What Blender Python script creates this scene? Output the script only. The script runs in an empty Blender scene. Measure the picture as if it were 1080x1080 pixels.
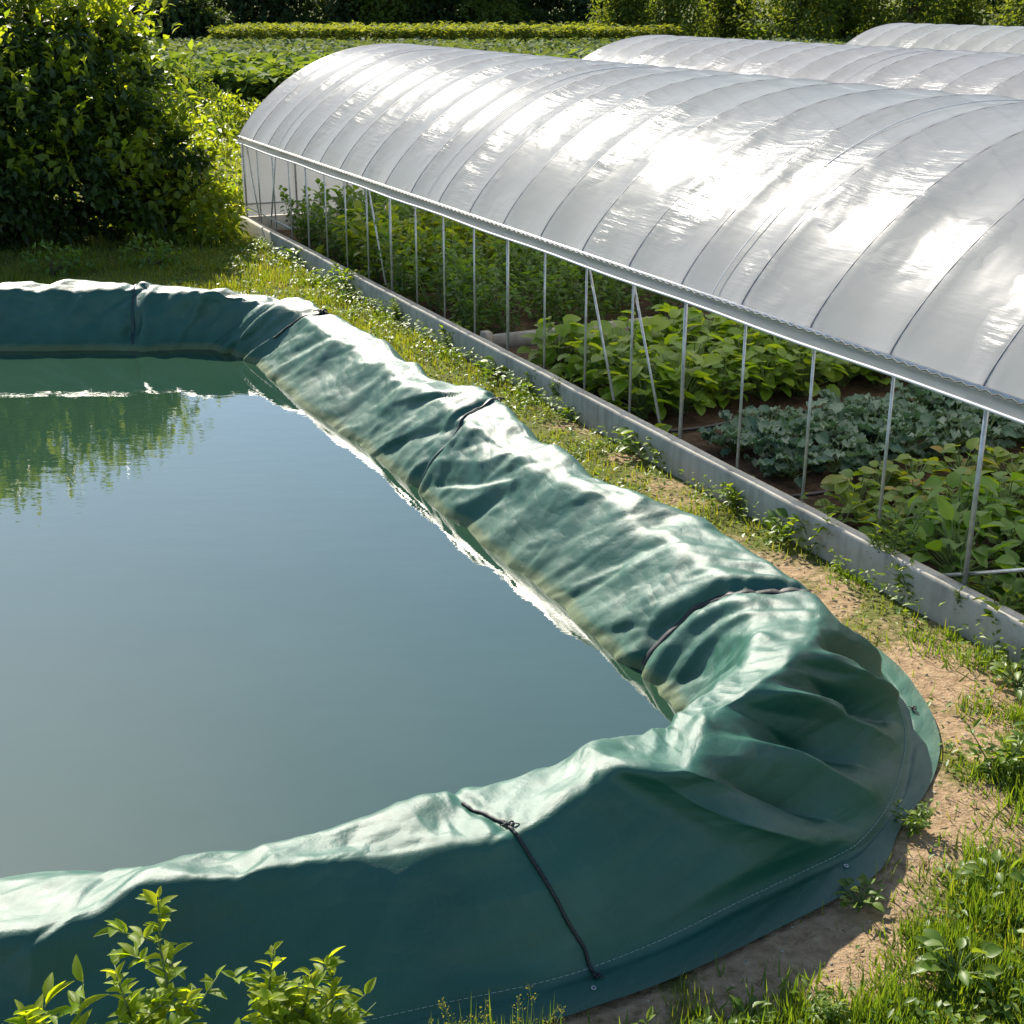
import bpy, math, random
import numpy as np
from mathutils import Vector

rng = np.random.default_rng(11)
random.seed(5)
scene = bpy.context.scene
COL = scene.collection
R = math.radians

# ------------------------------------------------------------------ helpers
def hash2(ix, iy, seed):
    h = (ix.astype(np.int64) * 374761393 + iy.astype(np.int64) * 668265263 + seed * 1442695041) & 0xFFFFFFFF
    h = ((h ^ (h >> 13)) * 1274126177) & 0xFFFFFFFF
    h = h ^ (h >> 16)
    return (h & 0xFFFF) / 65535.0

def perlin(x, y, seed=0):
    """2D gradient noise, about -0.7..0.7"""
    x = np.asarray(x, float); y = np.asarray(y, float)
    ix = np.floor(x); iy = np.floor(y)
    fx = x - ix; fy = y - iy
    u = fx * fx * fx * (fx * (fx * 6 - 15) + 10); v = fy * fy * fy * (fy * (fy * 6 - 15) + 10)
    def g(ax, ay):
        a = hash2(ix + ax, iy + ay, seed) * 2 * np.pi
        return np.cos(a) * (fx - ax) + np.sin(a) * (fy - ay)
    a = g(0, 0) * (1 - u) + g(1, 0) * u
    b = g(0, 1) * (1 - u) + g(1, 1) * u
    return a * (1 - v) + b * v

def fbm(x, y, seed=0, octv=4):
    s = 0; a = 1.0
    for i in range(octv):
        s = s + a * perlin(x * 2 ** i, y * 2 ** i, seed + i * 17); a *= 0.5
    return s

def worley(x, y, seed):
    """distance to the nearest scattered point: straight ridges between cones, like creased cloth"""
    ix = np.floor(x); iy = np.floor(y); best = np.full(x.shape, 9.0)
    for a in (-1, 0, 1):
        for b in (-1, 0, 1):
            cx = ix + a; cy = iy + b
            d = np.hypot(cx + .1 + .8 * hash2(cx, cy, seed) - x, cy + .1 + .8 * hash2(cx, cy, seed + 7) - y)
            best = np.minimum(best, d)
    return best

def sstep(a, b, x):
    t = np.clip((x - a) / (b - a), 0, 1)
    return t * t * (3 - 2 * t)

def mk(name, V, faces, mats=None, parent=None, smooth=False, fattr=None, vattr=None, uv=None, fmat=None):
    """faces: list of (n,k) int arrays, each k-gon"""
    me = bpy.data.meshes.new(name)
    V = np.asarray(V, np.float32)
    me.vertices.add(len(V)); me.vertices.foreach_set('co', V.ravel())
    faces = [np.asarray(f, np.int32) for f in faces if len(f)]
    li = np.concatenate([f.ravel() for f in faces])
    tot = np.concatenate([np.full(len(f), f.shape[1], np.int32) for f in faces])
    st = np.concatenate([[0], np.cumsum(tot)[:-1]]).astype(np.int32)
    me.loops.add(len(li)); me.loops.foreach_set('vertex_index', li)
    me.polygons.add(len(tot)); me.polygons.foreach_set('loop_start', st)
    try: me.polygons.foreach_set('loop_total', tot)
    except Exception: pass
    if smooth: me.polygons.foreach_set('use_smooth', np.ones(len(tot), bool))
    if mats is not None:
        for m in (mats if isinstance(mats, (list, tuple)) else [mats]): me.materials.append(m)
    if fmat is not None: me.polygons.foreach_set('material_index', np.asarray(fmat, np.int32))
    me.update(calc_edges=True)
    for k, a in (fattr or {}).items():
        at = me.attributes.new(k, 'FLOAT', 'FACE'); at.data.foreach_set('value', np.asarray(a, np.float32))
    for k, a in (vattr or {}).items():
        at = me.attributes.new(k, 'FLOAT', 'POINT'); at.data.foreach_set('value', np.asarray(a, np.float32))
    if uv is not None:
        l = me.uv_layers.new(name='UVMap'); l.data.foreach_set('uv', np.asarray(uv, np.float32)[li].ravel())
    me.validate()
    o = bpy.data.objects.new(name, me); COL.objects.link(o)
    if parent is not None: o.parent = parent
    return o

def tag(o, label=None, cat=None, group=None, kind=None):
    if label: o['label'] = label
    if cat: o['category'] = cat
    if group: o['group'] = group
    if kind: o['kind'] = kind
    return o

def empty(name, loc=(0, 0, 0), rz=0.0):
    o = bpy.data.objects.new(name, None); COL.objects.link(o)
    o.empty_display_size = 0.2
    o.location = loc; o.rotation_euler = (0, 0, rz)
    return o

def copy_tree(o, parent=None):
    c = o.copy(); COL.objects.link(c)
    if parent is not None: c.parent = parent
    for ch in list(o.children): copy_tree(ch, c)
    return c

class MB:
    """collects polygons for one mesh"""
    def __init__(s): s.V = []; s.F = {}; s.n = 0
    def add(s, V, *F):
        V = np.asarray(V, float)
        for f in F:
            f = np.asarray(f, int)
            if len(f): s.F.setdefault(f.shape[1], []).append(f + s.n)
        s.V.append(V); s.n += len(V)
    def box(s, c, d, rz=0.0):
        x, y, z = [q / 2 for q in d]
        P = np.array([[-x, -y, -z], [x, -y, -z], [x, y, -z], [-x, y, -z], [-x, -y, z], [x, -y, z], [x, y, z], [-x, y, z]])
        cr, sr = math.cos(rz), math.sin(rz)
        Q = P.copy(); Q[:, 0] = P[:, 0] * cr - P[:, 1] * sr; Q[:, 1] = P[:, 0] * sr + P[:, 1] * cr
        s.add(Q + np.asarray(c), [[0, 3, 2, 1], [4, 5, 6, 7], [0, 1, 5, 4], [1, 2, 6, 5], [2, 3, 7, 6], [3, 0, 4, 7]])
    def tube(s, pts, r, seg=8, cap=True):
        P = np.asarray(pts, float); n = len(P)
        r = np.broadcast_to(np.asarray(r, float), (n,))
        T = np.gradient(P, axis=0); T /= np.linalg.norm(T, axis=1)[:, None] + 1e-12
        ref = np.array([0, 0, 1.0]) if abs(T[0, 2]) < 0.9 else np.array([1.0, 0, 0])
        X = np.cross(T[0], ref); X /= np.linalg.norm(X)
        rings = []
        a = np.linspace(0, 2 * np.pi, seg, endpoint=False)
        for i in range(n):
            X = X - T[i] * (X @ T[i]); X /= np.linalg.norm(X) + 1e-12
            Y = np.cross(T[i], X)
            rings.append(P[i] + r[i] * (np.cos(a)[:, None] * X + np.sin(a)[:, None] * Y))
        V = np.concatenate(rings)
        i = np.arange(n - 1)[:, None] * seg; j = np.arange(seg)[None, :]; j2 = (j + 1) % seg
        F = np.stack([i + j, i + j2, i + seg + j2, i + seg + j], -1).reshape(-1, 4)
        if cap:
            V = np.concatenate([V, P[:1], P[-1:]])
            c0, c1 = n * seg, n * seg + 1; q = np.arange(seg); q2 = (q + 1) % seg
            s.add(V, F, np.stack([q2, q, np.full(seg, c0)], 1), np.stack([(n - 1) * seg + q, (n - 1) * seg + q2, np.full(seg, c1)], 1))
        else: s.add(V, F)
    def build(s, name, mat, parent=None, smooth=False):
        return mk(name, np.concatenate(s.V), [np.concatenate(f) for f in s.F.values()], mat, parent, smooth)

def grid_faces(nu, nv, wrap_u=False):
    mu = nu if wrap_u else nu - 1
    i = np.arange(mu)[:, None]; j = np.arange(nv - 1)[None, :]
    i2 = (i + 1) % nu
    return np.stack([i * nv + j, i2 * nv + j, i2 * nv + j + 1, i * nv + j + 1], -1).reshape(-1, 4)

# ------------------------------------------------------------------ materials
class M:
    def __init__(s, name):
        s.m = bpy.data.materials.new(name); s.m.use_nodes = True
        s.nt = s.m.node_tree; s.nt.nodes.clear()
        s.out = s.n('ShaderNodeOutputMaterial')
    def n(s, t, **kw):
        nd = s.nt.nodes.new(t)
        for k, v in kw.items():
            if k.startswith('_'): setattr(nd, k[1:], v)
            else:
                key = int(k[1:]) if k[0] == 'i' and k[1:].isdigit() else k.replace('__', ' ')
                nd.inputs[key].default_value = v
        return nd
    def l(s, a, b): s.nt.links.new(a, b)
    def ramp(s, fac, stops):
        r = s.n('ShaderNodeValToRGB'); e = r.color_ramp.elements
        while len(e) < len(stops): e.new(0.5)
        for q, (p, c) in zip(e, stops):
            q.position = p; q.color = (c[0], c[1], c[2], 1)
        s.l(fac, r.inputs[0]); return r.outputs[0]
    def noise(s, vec, scale, detail=4, rough=0.55):
        n = s.n('ShaderNodeTexNoise', Scale=scale, Detail=detail, Roughness=rough)
        if vec is not None: s.l(vec, n.inputs['Vector'])
        return n.outputs[0]
    def mix(s, fac, a, b):
        x = s.n('ShaderNodeMix', _data_type='RGBA')
        if hasattr(fac, 'links'): s.l(fac, x.inputs[0])
        else: x.inputs[0].default_value = fac
        for v, i in ((a, 6), (b, 7)):
            if hasattr(v, 'links'): s.l(v, x.inputs[i])
            else: x.inputs[i].default_value = (v[0], v[1], v[2], 1)
        return x.outputs[2]
    def math(s, op, a, b=0.0, clamp=False):
        x = s.n('ShaderNodeMath', _operation=op); x.use_clamp = clamp
        for v, i in ((a, 0), (b, 1)):
            if hasattr(v, 'links'): s.l(v, x.inputs[i])
            else: x.inputs[i].default_value = v
        return x.outputs[0]
    def attr(s, name):
        a = s.n('ShaderNodeAttribute', _attribute_name=name); return a
    def obj(s): return s.n('ShaderNodeTexCoord').outputs['Object']
    def bump(s, h, strength, dist):
        b = s.n('ShaderNodeBump', Strength=strength, Distance=dist); s.l(h, b.inputs['Height']); return b.outputs[0]
    def done(s, sh): s.l(sh, s.out.inputs[0]); return s.m

def leaf_mat(name, cols, trans=0.45, tcol=None, rough=0.45, spec=0.4):
    """leaf: colour varies leaf by leaf; light passes through the blade"""
    m = M(name)
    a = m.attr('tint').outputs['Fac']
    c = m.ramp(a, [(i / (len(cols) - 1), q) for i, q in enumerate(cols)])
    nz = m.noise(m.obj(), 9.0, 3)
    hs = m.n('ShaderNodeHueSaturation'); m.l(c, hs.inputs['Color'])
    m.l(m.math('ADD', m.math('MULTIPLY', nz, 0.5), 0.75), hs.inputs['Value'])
    p = m.n('ShaderNodeBsdfPrincipled', Roughness=rough)
    p.inputs['Specular IOR Level'].default_value = spec
    m.l(hs.outputs[0], p.inputs['Base Color'])
    t = m.n('ShaderNodeBsdfTranslucent')
    tc = m.mix(1.0, hs.outputs[0], hs.outputs[0])
    mul = m.n('ShaderNodeMix', _data_type='RGBA', _blend_type='MULTIPLY'); mul.inputs[0].default_value = 1
    m.l(hs.outputs[0], mul.inputs[6]); mul.inputs[7].default_value = (*(tcol or (2.2, 1.9, 0.6)), 1)
    m.l(mul.outputs[2], t.inputs['Color'])
    x = m.n('ShaderNodeMixShader', i0=trans); m.l(p.outputs[0], x.inputs[1]); m.l(t.outputs[0], x.inputs[2])
    return m.done(x.outputs[0])

def plain(name, col, rough=0.5, metal=0.0, var=0.15, scale=6.0, bump=0.0, spec=0.5):
    m = M(name); nz = m.noise(m.obj(), scale, 5)
    lo = [q * (1 - var) for q in col]; hi = [min(1, q * (1 + var)) for q in col]
    c = m.ramp(nz, [(0.3, lo), (0.7, hi)])
    p = m.n('ShaderNodeBsdfPrincipled', Roughness=rough, Metallic=metal); m.l(c, p.inputs['Base Color'])
    p.inputs['Specular IOR Level'].default_value = spec
    if bump: m.l(m.bump(m.noise(m.obj(), scale * 6, 4), bump, 0.01), p.inputs['Normal'])
    return m.done(p.outputs[0])

def mat_tarp():
    m = M('green_tarpaulin')
    uv = m.n('ShaderNodeTexCoord').outputs['UV']
    # woven tape grid
    def wave(direction, sc):
        w = m.n('ShaderNodeTexWave', Scale=sc, Distortion=0.6, Detail=1.0); w.bands_direction = direction
        w.inputs['Detail Scale'].default_value = 2.0
        m.l(uv, w.inputs['Vector']); return w.outputs[1]
    weave = m.math('ADD', wave('X', 70.0), wave('Y', 70.0))
    crease = m.noise(uv, 7.0, 6, 0.6)
    fine = m.noise(uv, 60.0, 3, 0.6)
    dirt = m.noise(uv, 1.7, 6, 0.62)
    c = m.ramp(m.noise(uv, 2.2, 5), [(0.3, (0.0035, 0.062, 0.038)), (0.7, (0.008, 0.088, 0.056))])
    c = m.mix(m.math('MULTIPLY', m.ramp(dirt, [(0.5, (0, 0, 0)), (0.75, (1, 1, 1))]), 0.08), c, (0.16, 0.17, 0.12))
    mp = m.n('ShaderNodeMapping'); mp.inputs['Scale'].default_value = (90, 5, 1); m.l(uv, mp.inputs['Vector'])
    streak = m.noise(mp.outputs[0], 1.0, 3, 0.6)
    c = m.mix(m.math('MULTIPLY', m.ramp(streak, [(0.52, (0, 0, 0)), (0.72, (1, 1, 1))]), 0.04), c, (0.20, 0.24, 0.20))
    low = m.attr('soil').outputs['Fac']
    c = m.mix(m.math('MULTIPLY', m.ramp(m.math('ADD', low, m.math('MULTIPLY', m.math('SUBTRACT', dirt, 0.5), 1.2)), [(0.55, (0, 0, 0)), (1.0, (1, 1, 1))]), 0.10), c, (0.24, 0.17, 0.10))
    h = m.attr('scum').outputs['Fac']
    # scum line near the water
    band = m.math('MULTIPLY', m.ramp(m.math('ADD', h, m.math('MULTIPLY', m.math('SUBTRACT', crease, 0.5), 0.06)), [(0.0, (1, 1, 1)), (0.045, (0.8, 0.8, 0.8)), (0.085, (0, 0, 0))]), 0.5)
    c = m.mix(band, c, (0.17, 0.17, 0.05))
    p = m.n('ShaderNodeBsdfPrincipled', Roughness=0.34)
    p.inputs['Specular IOR Level'].default_value = 0.55
    m.l(c, p.inputs['Base Color'])
    wet = m.ramp(h, [(0.0, (.34, .34, .34)), (0.30, (0, 0, 0))])
    m.l(m.math('ADD', m.ramp(crease, [(0.3, (0.40, 0.40, 0.40)), (0.7, (0.54, 0.54, 0.54))]), wet), p.inputs['Roughness'])
    b1 = m.n('ShaderNodeBump', Strength=0.22, Distance=0.002); m.l(m.math('ADD', weave, m.math('MULTIPLY', streak, 1.2)), b1.inputs['Height'])
    wn = m.n('ShaderNodeTexNoise', Scale=5.0, Detail=2.0); m.l(uv, wn.inputs['Vector'])
    wadd = m.n('ShaderNodeVectorMath', _operation='MULTIPLY_ADD'); m.l(wn.outputs[1], wadd.inputs[0]); wadd.inputs[1].default_value = (.10, .10, 0); m.l(uv, wadd.inputs[2])
    mr = m.n('ShaderNodeMapping'); mr.inputs['Rotation'].default_value = (0, 0, .75); mr.inputs['Scale'].default_value = (5.2, 10.0, 1); m.l(wadd.outputs[0], mr.inputs['Vector'])
    vo = m.n('ShaderNodeTexVoronoi', Scale=1.0); m.l(mr.outputs[0], vo.inputs['Vector'])
    fold = m.math('MULTIPLY', vo.outputs['Distance'], m.ramp(dirt, [(0.35, (0.1, 0.1, 0.1)), (0.65, (1, 1, 1))]))
    b2 = m.n('ShaderNodeBump', Strength=0.8, Distance=0.012); m.l(fold, b2.inputs['Height']); m.l(b1.outputs[0], b2.inputs['Normal'])
    b3 = m.n('ShaderNodeBump', Strength=0.15, Distance=0.004); m.l(fine, b3.inputs['Height']); m.l(b2.outputs[0], b3.inputs['Normal'])
    m.l(b3.outputs[0], p.inputs['Normal'])
    return m.done(p.outputs[0])

def mat_film(name='polythene_film', trans=.62, tint=.98):
    m = M(name)
    uv = m.n('ShaderNodeTexCoord').outputs['UV']       # x: along the tunnel (m), y: round the arch (m)
    mp = m.n('ShaderNodeMapping'); mp.inputs['Scale'].default_value = (1.1, 9.0, 1); m.l(uv, mp.inputs['Vector'])
    mp.inputs['Rotation'].default_value = (0, 0, 0.12)
    wr = m.noise(mp.outputs[0], 1.0, 5, 0.6)
    area = m.ramp(m.noise(uv, 0.9, 3), [(0.48, (0.08, 0.08, 0.08)), (0.66, (1, 1, 1))])
    wr2 = m.math('MULTIPLY', wr, area)
    sag = m.noise(uv, 0.8, 3)
    b1 = m.n('ShaderNodeBump', Strength=1.0, Distance=0.03); m.l(wr2, b1.inputs['Height'])
    b2 = m.n('ShaderNodeBump', Strength=0.6, Distance=0.06); m.l(sag, b2.inputs['Height']); m.l(b1.outputs[0], b2.inputs['Normal'])
    c = m.ramp(m.noise(uv, 1.3, 6, 0.65), [(0.3, (0.39, 0.395, 0.435)), (0.7, (0.47, 0.47, 0.505))])
    p = m.n('ShaderNodeBsdfPrincipled', Roughness=0.29); m.l(c, p.inputs['Base Color'])
    p.inputs['Specular IOR Level'].default_value = 0.15
    m.l(b2.outputs[0], p.inputs['Normal'])
    t = m.n('ShaderNodeBsdfTranslucent', Color=(tint, tint, tint * .96, 1)); m.l(b2.outputs[0], t.inputs['Normal'])
    x = m.n('ShaderNodeMixShader', i0=trans); m.l(p.outputs[0], x.inputs[1]); m.l(t.outputs[0], x.inputs[2])
    tr = m.n('ShaderNodeBsdfTransparent'); y = m.n('ShaderNodeMixShader', i0=0.03); m.l(x.outputs[0], y.inputs[1]); m.l(tr.outputs[0], y.inputs[2])
    return m.done(y.outputs[0])

def mat_ground():
    m = M('ground_soil_and_turf')
    co = m.obj()
    d = m.attr('dirt').outputs['Fac']; s = m.attr('bed').outputs['Fac']
    n1 = m.noise(co, 1.6, 8, 0.62); n2 = m.noise(co, 14.0, 6, 0.65); n3 = m.noise(co, 70.0, 3, 0.6)
    sand = m.ramp(n2, [(0.25, (0.17, 0.110, 0.060)), (0.5, (0.31, 0.215, 0.125)), (0.75, (0.42, 0.31, 0.19))])
    turf = m.ramp(n1, [(0.3, (0.075, 0.085, 0.022)), (0.6, (0.12, 0.13, 0.032)), (0.8, (0.17, 0.14, 0.06))])
    bed = m.ramp(n2, [(0.3, (0.035, 0.022, 0.014)), (0.7, (0.10, 0.066, 0.042))])
    mask = m.ramp(m.math('ADD', d, m.math('MULTIPLY', m.math('SUBTRACT', n2, 0.5), 0.7)), [(0.35, (0, 0, 0)), (0.6, (1, 1, 1))])
    c = m.mix(mask, turf, sand)
    c = m.mix(s, c, bed)
    p = m.n('ShaderNodeBsdfPrincipled', Roughness=0.95); m.l(c, p.inputs['Base Color'])
    p.inputs['Specular IOR Level'].default_value = 0.15
    b1 = m.n('ShaderNodeBump', Strength=0.8, Distance=0.05); m.l(n2, b1.inputs['Height'])
    b2 = m.n('ShaderNodeBump', Strength=0.6, Distance=0.012); m.l(n3, b2.inputs['Height']); m.l(b1.outputs[0], b2.inputs['Normal'])
    m.l(b2.outputs[0], p.inputs['Normal'])
    return m.done(p.outputs[0])

def mat_water():
    m = M('murky_water')
    co = m.obj()
    mp = m.n('ShaderNodeMapping'); mp.inputs['Scale'].default_value = (1.0, 2.2, 1); m.l(co, mp.inputs['Vector'])
    n1 = m.noise(mp.outputs[0], 2.4, 3, 0.5)
    n2 = m.noise(mp.outputs[0], 14.0, 2, 0.5)
    h = m.math('ADD', n1, m.math('MULTIPLY', n2, 0.10))
    c = m.ramp(m.noise(co, 0.5, 4), [(0.3, (0.017, 0.046, 0.026)), (0.7, (0.024, 0.056, 0.032))])
    p = m.n('ShaderNodeBsdfPrincipled', Roughness=0.015, IOR=1.80); m.l(c, p.inputs['Base Color'])
    m.l(m.bump(h, 0.11, 0.012), p.inputs['Normal'])
    return m.done(p.outputs[0])

def mat_concrete():
    m = M('weathered_concrete'); co = m.obj()
    n1 = m.noise(co, 2.5, 8, 0.65); n2 = m.noise(co, 40.0, 4)
    c = m.ramp(n1, [(0.25, (0.25, 0.225, 0.185)), (0.5, (0.40, 0.37, 0.31)), (0.75, (0.50, 0.46, 0.39))])
    mp = m.n('ShaderNodeMapping'); mp.inputs['Scale'].default_value = (14, 14, 1.2); m.l(co, mp.inputs['Vector'])
    st = m.ramp(m.noise(mp.outputs[0], 1.0, 4), [(0.50, (0, 0, 0)), (0.75, (1, 1, 1))])
    c = m.mix(m.math('MULTIPLY', st, 0.45), c, (0.11, 0.11, 0.085))
    p = m.n('ShaderNodeBsdfPrincipled', Roughness=0.85); m.l(c, p.inputs['Base Color'])
    m.l(m.bump(n2, 0.4, 0.006), p.inputs['Normal'])
    return m.done(p.outputs[0])

TARP = mat_tarp(); FILM = mat_film(); ENDFILM = mat_film('dusty_end_film', .16, .42); GROUND = mat_ground(); WATER = mat_water(); CONC = mat_concrete()
STEEL = plain('galvanised_steel', (0.42, 0.43, 0.43), 0.42, 0.55, 0.2, 20)
HOOPM = plain('dull_hoop_steel', (0.13, 0.135, 0.14), 0.55, 0.3, 0.2, 20)
BAND = plain('pale_strap', (0.50, 0.51, 0.52), 0.5, 0, 0.1, 10)
BLACK = plain('black_webbing_and_shade', (0.010, 0.012, 0.013), 0.6, 0, 0.3, 40)
DGREEN = plain('dark_green_binding_and_shade', (0.004, 0.034, 0.030), 0.5, 0, 0.2, 20)
THREAD = plain('pale_thread', (0.30, 0.40, 0.36), 0.7, 0, 0.1, 30)
BARK = plain('brown_bark', (0.085, 0.062, 0.042), 0.9, 0, 0.35, 8, 0.6, 0.2)
STEMG = plain('green_stem', (0.10, 0.15, 0.04), 0.6, 0, 0.2, 10)
WOOD = plain('grey_timber', (0.30, 0.27, 0.22), 0.8, 0, 0.25, 9, 0.3)
HOSE = plain('black_hose', (0.015, 0.015, 0.015), 0.5)

# ------------------------------------------------------------------ leaves
def template(kind):
    if kind == 'simple':     # folded leaf, 5 points
        P = [(0, 0, 0), (-.5, .42, .10), (0, .5, -.02), (.5, .42, .10), (0, 1, -.14)]
        Q = [[0, 2, 4, 1], [0, 3, 4, 2]]
    elif kind == 'card':
        P = [(0, 0, 0), (-.5, .45, .06), (.5, .45, .06), (0, 1, -.1)]; Q = [[0, 2, 3, 1]]
    elif kind == 'fine' or kind == 'round':
        ys = [0, .16, .4, .66, .88, 1.0]
        wd = [0, .34, .5, .40, .18, 0] if kind == 'fine' else [0.12, .46, .54, .46, .26, 0]
        P = []
        for y, w in zip(ys, wd):
            z = .05 * y - .26 * y * y
            P += [(-w, y - (.10 if kind == 'round' and y < .2 else 0), z + w * .28), (0, y, z), (w, y - (.10 if kind == 'round' and y < .2 else 0), z + w * .28)]
        Q = []
        for i in range(5):
            a = i * 3; Q += [[a, a + 1, a + 4, a + 3], [a + 1, a + 2, a + 5, a + 4]]
    elif kind == 'ruffle':   # kale leaf with frilled rim
        ys = [0, .2, .4, .6, .8, 1.0]; wd = [.05, .30, .46, .52, .42, .14]
        P = []
        for i, (y, w) in enumerate(zip(ys, wd)):
            z = .10 * y - .30 * y * y; r = .09 * (1 if i % 2 else -1)
            P += [(-w, y, z + .16 + r), (-w * .5, y, z + .04 - r * .4), (0, y, z), (w * .5, y, z + .04 + r * .4), (w, y, z + .16 - r)]
        Q = []
        for i in range(5):
            for k in range(4):
                a = i * 5 + k; Q.append([a, a + 1, a + 6, a + 5])
    elif kind == 'blade':
        P = [(-.5, 0, 0), (.5, 0, 0), (.36, .5, .05), (-.36, .5, .05), (0, 1, -.14)]
        Q = [[0, 1, 2, 3]]
        return np.array(P, float), np.array(Q), np.array([[3, 2, 4]])
    return np.array(P, float), np.array(Q), None

TPL = {k: template(k) for k in ('simple', 'card', 'fine', 'round', 'ruffle', 'blade')}

def nrm(a): return a / (np.linalg.norm(a, axis=-1, keepdims=True) + 1e-9)

def leaves(P, D, N, L, W, kind='simple', tint=None):
    """returns V, [quads(, tris)], face tint"""
    T, Q, Tr = TPL[kind]; n = len(P); k = len(T)
    Y = nrm(np.asarray(D, float)); X = nrm(np.cross(Y, N)); Z = np.cross(X, Y)
    L = np.broadcast_to(np.asarray(L, float), (n,))[:, None, None]; W = np.broadcast_to(np.asarray(W, float), (n,))[:, None, None]
    V = P[:, None, :] + (T[:, 1])[None, :, None] * L * Y[:, None, :] + (T[:, 0])[None, :, None] * W * X[:, None, :] + (T[:, 2])[None, :, None] * L * Z[:, None, :]
    V = V.reshape(-1, 3)
    off = (np.arange(n) * k)[:, None, None]
    F = [(Q[None] + off).reshape(-1, Q.shape[1])]
    if tint is None: tint = rng.random(n)
    ft = [np.repeat(tint, len(Q))]
    if Tr is not None:
        F.append((Tr[None] + off).reshape(-1, 3)); ft.append(np.repeat(tint, len(Tr)))
    return V, F, np.concatenate(ft)

def join_leaves(parts):
    Vs = []; Fq = []; Ft = []; tq = []; tt = []; n = 0
    for V, F, t in parts:
        c = 0
        for f in F:
            (Fq if f.shape[1] == 4 else Ft).append(f + n)
            (tq if f.shape[1] == 4 else tt).append(t[c:c + len(f)]); c += len(f)
        Vs.append(V); n += len(V)
    F = []; T = []
    if Fq: F.append(np.concatenate(Fq)); T.append(np.concatenate(tq))
    if Ft: F.append(np.concatenate(Ft)); T.append(np.concatenate(tt))
    return np.concatenate(Vs), F, np.concatenate(T)

def leaf_obj(name, parts, mat, parent=None, smooth=False):
    V, F, T = join_leaves(parts if isinstance(parts, list) else [parts])
    return mk(name, V, F, mat, parent, smooth, fattr={'tint': T})

def rand_dirs(n, r=rng):
    v = r.normal(size=(n, 3)); return nrm(v)

# ------------------------------------------------------------------ world axes of the greenhouses
O2 = np.array([-4.70, 24.47]); A2 = np.array([0.432, -0.902]); N2 = np.array([0.902, 0.432])
A2 /= np.linalg.norm(A2); N2 = np.array([-A2[1], A2[0]])
YAW = math.atan2(A2[1], A2[0])            # local x = along towards the camera, local y = across
def ax(s, c, z=0.0):
    p = O2 + A2 * s + N2 * c; return np.array([p[0], p[1], z])

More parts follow.
